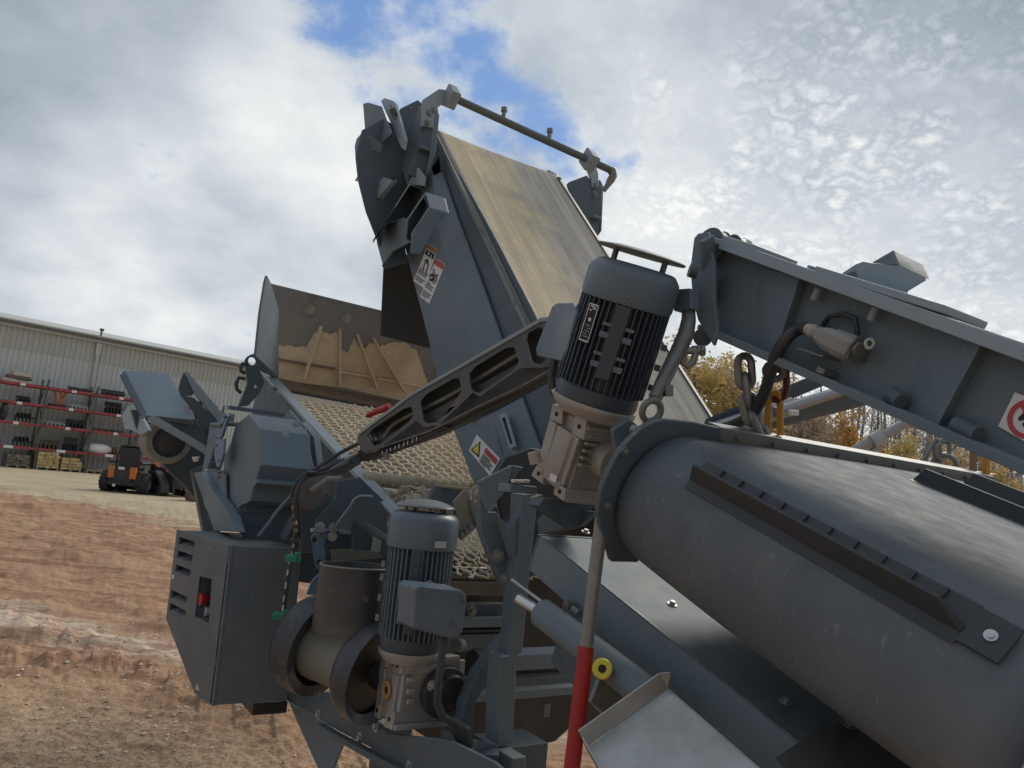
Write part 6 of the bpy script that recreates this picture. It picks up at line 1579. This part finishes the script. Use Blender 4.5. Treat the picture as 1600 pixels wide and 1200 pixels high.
# ================================================================= LOWER FRAME, POST AND ARMS
def build_frame():
    t = thing('chassis_frame', 'dark slate chassis frame with upright post and crossbeams under the motors', 'chassis', V((P(700, 1150, 2.5).x, P(700, 1150, 2.5).y, 0)))
    FPn = PL(600, 1150, 2.42, NC)
    rail_ = [(443, 1052), (452, 1060), (500, 1079), (545, 1092), (575, 1120), (605, 1146), (655, 1151), (705, 1158), (770, 1190), (800, 1215), (800, 1300), (700, 1240), (636, 1198), (532, 1144), (508, 1130), (440, 1090)]
    poly('side_rail', FPn, rail_, MC * .012, PAINT_D, t)
    poly('rail_flange', FPn, [(508, 1130), (532, 1144), (640, 1200), (700, 1238), (690, 1250), (625, 1205), (540, 1158)], -MC * .03, PAINT_D, t)
    poly('leg_plate', FPn.shift(.05), [(450, 1096), (512, 1132), (534, 1164), (520, 1200), (530, 1420), (560, 1600), (520, 1600), (470, 1300), (496, 1200)], MC * .012, PAINT, t)
    bolts(t, FPn, [(443, 1089), (498, 1117), (563, 1154), (640, 1200), (500, 1080), (588, 1134)], -MC, .012, ZINC)
    part('inner_rail', MB().box(FPn.at(640, 1190, .02), (P(800, 1290, 1.8) - P(640, 1190, 2.3)).normalized() * .6, MC * .1, MZ * .05), PAINT_D, t, .003)
    # upright post in front of the dark underside
    PP = PL(812, 950, 2.28, NL)
    poly('post', PP, [(815, 772), (843, 772), (838, 800), (832, 860), (826, 915), (822, 960), (816, 1020), (792, 1034), (800, 985), (803, 940), (808, 880), (811, 860)], ML * .06, PAINT, t)
    poly('post_branch', PP.shift(.01), [(785, 812), (801, 823), (811, 804), (820, 778), (828, 800), (812, 860), (806, 882), (798, 850)], ML * .04, PAINT, t)
    LPn = PL(795, 1095, 2.22, NL)
    poly('lower_post', LPn, [(783, 1026), (797, 1024), (807, 1040), (806, 1080), (801, 1162), (778, 1165), (779, 1090)], ML * .07, PAINT, t)
    poly('diagonal_brace', PL(770, 1030, 2.35, NL), [(802, 985), (806, 1005), (792, 1030), (765, 1062), (742, 1100), (735, 1180), (720, 1180), (726, 1100), (748, 1050), (775, 1015)], ML * .05, PAINT_D, t)
    def beam(x0, y0, x1, y1, d, h, dep, m=PAINT_D, nm='crossbeam'):
        a, b = P(x0, y0, d), P(x1, y1, d + .0); b = a + MC * ((b - a).dot(MC) / max(abs((b - a).normalized().dot(MC)), .2) * abs((b - a).normalized().dot(MC)))
        L = (P(x1, y1, d) - a).length / .9; part(nm, MB().box(a, MC * L, ML * dep, -MZ * h), m, t, .003)
    beam(800, 1024, 905, 1048, 2.5, .05, .1, PAINT)
    beam(690, 1068, 935, 1066, 2.9, .05, .06, PAINT_D); beam(735, 1085, 935, 1085, 2.75, .03, .05, PAINT)
    # deck stack behind the far motor
    DUSTP = mat('dusty_deck_paint', (.13, .125, .11), .65, layers=((5., (.20, .18, .15), .4, .7), (18., (.08, .08, .08), .55, .8)))
    beam(700, 895, 780, 905, 2.88, .022, .05, mat('pale_dusty_rail', (.26, .25, .22), .65, layers=((8., (.18, .17, .15), .45, .8),)), 'deck_rail')
    poly('deck_plate', PL(750, 915, 2.86, NL), [(704, 909), (778, 911), (806, 932), (702, 930)], ML * .02, DUSTP, t)
    beam(720, 944, 800, 948, 2.86, .055, .05, PAINT_D, 'deck_channel'); beam(720, 966, 800, 968, 2.80, .035, .05, PAINT, 'deck_channel')
    beam(722, 984, 800, 984, 2.8, .012, .04, BLKP, 'deck_slot'); beam(700, 992, 800, 994, 2.78, .06, .05, PAINT_D, 'deck_channel')
    beam(700, 1005, 790, 1010, 2.9, .09, .1, BLKP, 'deck_channel')
    bolts(t, PL(735, 950, 2.8, NL), [(736, 948), (738, 956)], -ML, .010, GREYSTEEL)
    part('side_motor', MB().lathe(P(738, 1040, 2.5), MC, [(.0, 0), (.05, 0), (.055, .01), (.05, .07), (.03, .08), (.0, .08)], 20), BLKP, t)
    part('side_knob', MB().cyl(P(712, 1008, 2.55), P(720, 1008, 2.6), .022, 14), GREYSTEEL, t)
    # near-black sheets added to paint in the shade under the machine
    poly('void_shade_panel', PL(830, 800, 2.78, NL), [(772, 748), (790, 716), (830, 700), (860, 705), (935, 800), (950, 900), (780, 900), (790, 830)], ML * .02, BLKP, t)
    poly('underside_shade_panel', PL(800, 1020, 3.15, NL), [(600, 880), (940, 900), (960, 1110), (905, 1140), (888, 1140), (868, 1158), (830, 1168), (700, 1174), (600, 1110)], ML * .03, BLKP, t)
    beam(690, 1092, 920, 1096, 3.05, .02, .05, DUSTP, 'under_rail')
    part('hanging_tag', MB().box(P(851, 1100, 2.95), MC * .03, ML * .005, -MZ * .05), DUSTP, t)
    part('base_block', MB().box(P(776, 1170, 2.24), MC * .19, ML * .14, -MZ * .2), PAINT_D, t, .005)
    part('base_block', MB().box(P(800, 1185, 2.12), MC * .05, ML * .1, -MZ * .5), PAINT, t, .005)
    part('base_plate', MB().plate([P(690, 1140, 2.3), P(778, 1165, 2.2), P(780, 1180, 2.1), P(700, 1178, 2.2)], -MZ * .02), PAINT_D, t)
    # swing arm with two pins
    AP = PL(770, 800, 2.32, NL)
    poly('swing_arm', AP, [(750, 765), (764, 800), (776, 800), (782, 815), (806, 878), (808, 905), (800, 922), (782, 910), (768, 874), (752, 830)], ML * .03, PAINT, t)
    poly('folded_plate', PL(775, 760, 2.25, NL), [(748, 752), (801, 727), (796, 750), (787, 771), (763, 799), (750, 765)], ML * .012, PAINT, t)
    poly('folded_return', PL(775, 760, 2.25, NL).shift(.01), [(801, 727), (818, 730), (806, 745), (796, 752)], ML * .03, PAINT_D, t)
    poly('arm_gusset', AP.shift(.02), [(763, 799), (776, 789), (782, 802)], ML * .01, PAINT_D, t)
    for x, y, r in ((777, 868, .021), (790, 904, .023), (744, 770, .022)):
        c = AP.at(x, y, -.001); part('pin', MB().cyl(c, c - ML * .006, r, 20).cyl(c - ML * .004, c - ML * .022, r * .55, 16), ZINC if x > 750 else mat('cream_washer', (.40, .38, .33), .5), t)
    TANB = mat('tan_grey_bracket', (.21, .19, .155), .7, layers=((8., (.28, .25, .2), .45, .7), (20., (.12, .11, .1), .58, .8)))
    BPn = PL(725, 800, 2.45, NL)
    poly('dusty_bracket', BPn, [(710, 783), (726, 766), (735, 767), (737, 788), (750, 820), (735, 833), (722, 845), (713, 824)], ML * .015, TANB, t)
    poly('dusty_bracket', BPn.shift(-.01), [(735, 780), (741, 778), (751, 812), (746, 824), (738, 800)], ML * .03, TANB, t)
    bolts(t, BPn, [(721, 835), (728, 829), (735, 823)], -ML, .009, GREYSTEEL)
    poly('dark_trough', PL(700, 775, 2.75, NL), [(682, 758), (735, 763), (728, 768), (710, 784), (712, 800), (667, 788)], ML * .03, PAINT_D, t)
    part('trough_edge', MB().tube([P(667, 786, 2.74), P(682, 759, 2.74), P(734, 764, 2.74)], .006, 6), mat('tan_edge', (.34, .29, .2), .7), t)
    part('gearbox_shelf', MB().box(P(798, 756, 2.0), MC * .085, ML * .06, -MZ * .022), PAINT, t, .003)
    for x in (806, 820): part('shelf_nut', MB().cbox(P(x, 752, 2.02), MC * .02, ML * .02, MZ * .009), mat('pale_nut', (.6, .6, .6), .4, .3), t, .002)
    part('shelf_clamp', MB().cyl(P(838, 775, 2.0), P(842, 790, 2.0), .016, 14), mat('cream_clamp', (.33, .31, .25), .6), t)
    poly('corner_plate', PL(870, 800, 2.1, NC), [(850, 800), (868, 790), (930, 800), (905, 822), (842, 835), (838, 812)], MC * .02, PAINT_D, t)
    # hidden legs carry the frame down to the ground
    for px_, d in ((600, 3.1), (720, 3.3)):
        q = P(px_, 1168, d); part('leg', MB().box(V((q.x, q.y, -.02)), MC * .12, ML * .12, MZ * (q.z + .1)), PAINT_D, t)
build_frame()

# ================================================================= DISCHARGE CHUTE, RAM, POLE, TRAY
A18, N18 = -inc(18.5), nrm(18.5)
K0 = P(842, 836, 2.0)
def build_chute():
    t = thing('discharge_chute', 'long slate grey sloping chute cover under the overband magnet', 'chute', K0)
    part('cover', MB().box(K0, A18 * 1.25, MC * .75, -N18 * .10), PAINT, t, .006, seg=3)
    part('seam_lip', MB().box(K0 + N18 * .001 + A18 * .02, A18 * 1.2, MC * .006, N18 * .002), PAINT_D, t)
    TPn = Plane(K0, N18)
    bolts(t, TPn, [(915, 832), (1050, 945), (1227, 1098)], N18, .007, ZINC)
    for q in ([(1208, 1188), (1281, 1139), (1330, 1128), (1430, 1204), (1500, 1300), (1300, 1300)],):
        part('overlap_panel', MB().plate(TPn.pts(q, .004), N18 * .004), mat('dull_grey_panel', (.10, .098, .095), .5, layers=((4., (.14, .135, .125), .45, .75),)), t, .001)
    bolts(t, TPn.shift(.008), [(1326, 1133)], N18, .008, GREYSTEEL)
    s = Plane(K0, -MC); part('side_fitting', MB().cyl(s.at(899, 946), s.at(899, 946) - MC * .03, .012, 10).cyl(s.at(906, 952) - MC * .02, s.at(916, 960) - MC * .02, .010, 10), GREYSTEEL, t)
    part('cover_end', MB().plate([K0 - A18 * .001 + MC * .002, K0 + MC * .75, K0 + MC * .75 - N18 * .1, K0 - N18 * .1 + MC * .002], -A18 * .006), PAINT_D, t)
    part('inner_body', MB().box(K0 + A18 * .05 + MC * .12 - N18 * .34, A18 * 1.1, MC * .6, N18 * .235), PAINT_D, t)
build_chute()
def build_ram():
    t = thing('hydraulic_ram', 'dark grey hydraulic ram with bright rod below the chute', 'ram', P(1010, 1085, 1.72))
    RPn = Plane(K0 - MC * .075, NC); a, b, c = RPn.at(812, 937), RPn.at(848, 958), RPn.at(1060, 1122)
    part('rod', MB().cyl(a, b, .0145, 18), STEEL, t); part('barrel', MB().cyl(b, c, .034, 28), PAINT, t)
    part('pipe', MB().cyl(RPn.at(800, 906), RPn.at(852, 944), .004, 8), ZINC, t)
    e = Plane(K0 - MC * .13, NC).at(941, 1045); nn = (CP - e).normalized()
    part('yellow_cap', MB().lathe(e, nn, [(.007, .0), (.0085, .012), (.018, .012), (.0205, .006), (.0205, -.01), (.007, -.01)], 24), YELR, t); part('cap_bore', MB().cyl(e + nn * .002, e + nn * .010, .009, 14), BLACK, t)
    part('ram_bracket', MB().plate(Plane(RPn.at(945, 1090), NL).pts([(924, 1098), (937, 1062), (950, 1068), (985, 1100), (955, 1125)]), ML * .012), GREYSTEEL, t, .002)
build_ram()
def build_pole():
    a, m_, b = P(940, 812, 1.62), P(916, 1010, 1.57), P(893, 1212, 1.52); d = (b - a).normalized()
    e = b + d * ((b.z - .0) / -d.z)
    t = thing('marker_pole', 'grey pole with its lower half painted red leaning by the chute', 'pole', e)
    part('upper_tube', MB().cyl(a - d * .05, m_, .0145, 20), mat('weathered_grey_pole', (.26, .245, .225), .45, .3, layers=((10., (.36, .35, .33), .5, .8),)), t)
    part('red_sleeve', MB().cyl(m_, e, .0165, 20), RED, t)
build_pole()
def build_tray():
    fi = radians(36); n = (-MC * sin(fi) + N18 * cos(fi)).normalized(); T0 = Plane(P(1043, 1077, 1.42), n)
    t = thing('steel_tray', 'bright folded stainless steel tray at the foot of the chute', 'tray', T0.at(1043, 1077))
    fl = T0.pts([(917, 1168), (1043, 1077), (1340, 1336), (1140, 1560)]); part('floor', MB().plate(fl, -n * .003), STAIN, t)
    up = n * .030
    e = (fl[1] - fl[0]).normalized(); back = (A18 * -1)
    part('end_wall', MB().plate([fl[0], fl[1], fl[1] + up + back * .014, fl[0] + up + back * .014], back * .003), STAIN, t, .001)
    part('corner_fold', MB().plate([fl[1] + up + back * .014, fl[1] + up + back * .002 + e * .016, fl[1] + e * .004, fl[1]], back * .002), STAIN, t)
    part('near_wall', MB().plate([fl[0] + up, fl[0], fl[3], fl[3] + up], -e * .003), STAIN, t, .001)
    part('far_lip', MB().plate([fl[1] + n * .001, fl[2] + n * .001, fl[2] + n * .001 + e * .01 - n * .02, fl[1] + e * .01 - n * .02], e * .002), STAIN, t)
build_tray()

# ================================================================= SIDE CONVEYOR BEHIND ON THE LEFT
def build_side_conveyor():
    d = 4.7
    t = thing('side_conveyor', 'folded side conveyor head with pale blue grey hood over a dusty drum', 'conveyor', V((P(270, 800, d).x, P(270, 800, d).y, 0)))
    NHd = (nrm(40) * .8 - MC * .35).normalized()
    HP = PL(260, 620, d, NHd)
    HOOD = mat('pale_blue_grey_hood', (.20, .245, .29), .36, layers=((3., (.24, .285, .33), .4, .8), (9., (.24, .235, .22), .62, .9, (1, 1, 1), 6, .5)), bump=((90., .06, .004),), rough_var=.08)
    hood = part('hood', MB().plate(HP.pts([(193, 578), (264, 583), (305, 656), (230, 649)]), -NHd * .008), HOOD, t, .002)
    a = HP.pts([(193, 578), (230, 649)]); dn = -NHd * .055 - MC * .03
    part('hood_lip', MB().plate([a[0], a[1], P(221, 655, d - .01), P(186, 585, d + .02)], MC * .006), HOOD, hood, .001)
    a = HP.pts([(230, 649), (305, 656)]); part('hood_front', MB().plate([a[0], a[1], a[1] - MZ * .03 + ML * .03, a[0] - MZ * .015 + ML * .02], ML * .006), PAINT_D, hood)
    poly('under_plate', PL(215, 665, d + .15, NC), [(200, 634), (210, 632), (232, 672), (220, 680), (205, 672), (194, 670), (190, 650)], MC * .02, PAINT_L, t)
    poly('dark_body', PL(270, 690, d + .25, NL), [(205, 640), (300, 650), (345, 680), (345, 740), (320, 800), (290, 760), (262, 735), (215, 675)], ML * .05, PAINT_D, t)
    c = P(264, 690, d - .02); ax = -ML * .96 + MC * .05; ax.normalize()
    DR = mat('pale_dusty_drum', (.27, .255, .23), .7, layers=((6., (.18, .17, .16), .45, .75),))
    part('drum', MB().lathe(c, ax, [(.0, -.22), (.128, -.22), (.132, -.05), (.115, -.02), (.092, .0)], 36), DR, t)
    part('drum_ring', MB().lathe(c, ax, [(.132, -.04), (.136, -.02), (.128, .002), (.096, .006), (.092, .0)], 36), DR, t)
    g = part('gear_disc', MB().lathe(c, ax, [(.0, .012), (.04, .012), (.05, .006), (.092, .006), (.095, .0)], 30), mat('dark_gear_face', (.05, .05, .05), .6, layers=((12., (.12, .11, .1), .5, .75),)), t)
    u, w = frame(ax)
    for k in range(20):
        a_ = 2 * pi * k / 20; e = cos(a_) * u + sin(a_) * w; part('gear_tooth', MB().cbox(c + e * .085 + ax * .008, e * .02, e.cross(ax) * .013, ax * .008), BLKP, g)
    AP = PL(275, 680, d - .16, NC)
    poly('swing_arm', PL(275, 680, d - .22, NL), [(232, 653), (240, 650), (248, 653), (322, 697), (322, 710), (300, 696), (240, 662), (233, 660)], ML * .04, PAINT_L, t)
    poly('hood_side', PL(300, 655, d - .05, NL), [(240, 652), (305, 657), (318, 672), (320, 695), (300, 682), (262, 660)], ML * .02, PAINT_D, t)
    FPn = PL(320, 620, d - .05, NL)
    poly('frame_bar', FPn, [(289, 581), (293, 580), (349, 648), (343, 661), (303, 612)], ML * .05, PAINT_L, t)
    poly('frame_web', FPn.shift(.03), [(288, 581), (303, 612), (301, 618), (283, 619), (279, 608), (283, 592)], ML * .02, PAINT_D, t)
    poly('frame_foot', FPn.shift(.02), [(281, 617), (302, 621), (310, 628), (343, 660), (332, 668), (318, 668), (300, 640), (286, 622)], ML * .02, PAINT_D, t)
    poly('rust_plate', FPn.shift(.06), [(296, 624), (316, 628), (318, 650), (306, 656)], ML * .01, RUST, t)
    part('white_lamp', MB().cyl(P(306, 714, 4.45), P(306, 721, 4.45), .022, 16, .012), WHITE, t)
    poly('support_leg', PL(320, 760, d + .1, NL), [(300, 735), (340, 720), (345, 850), (322, 850)], ML * .08, PAINT_D, t)
build_side_conveyor()
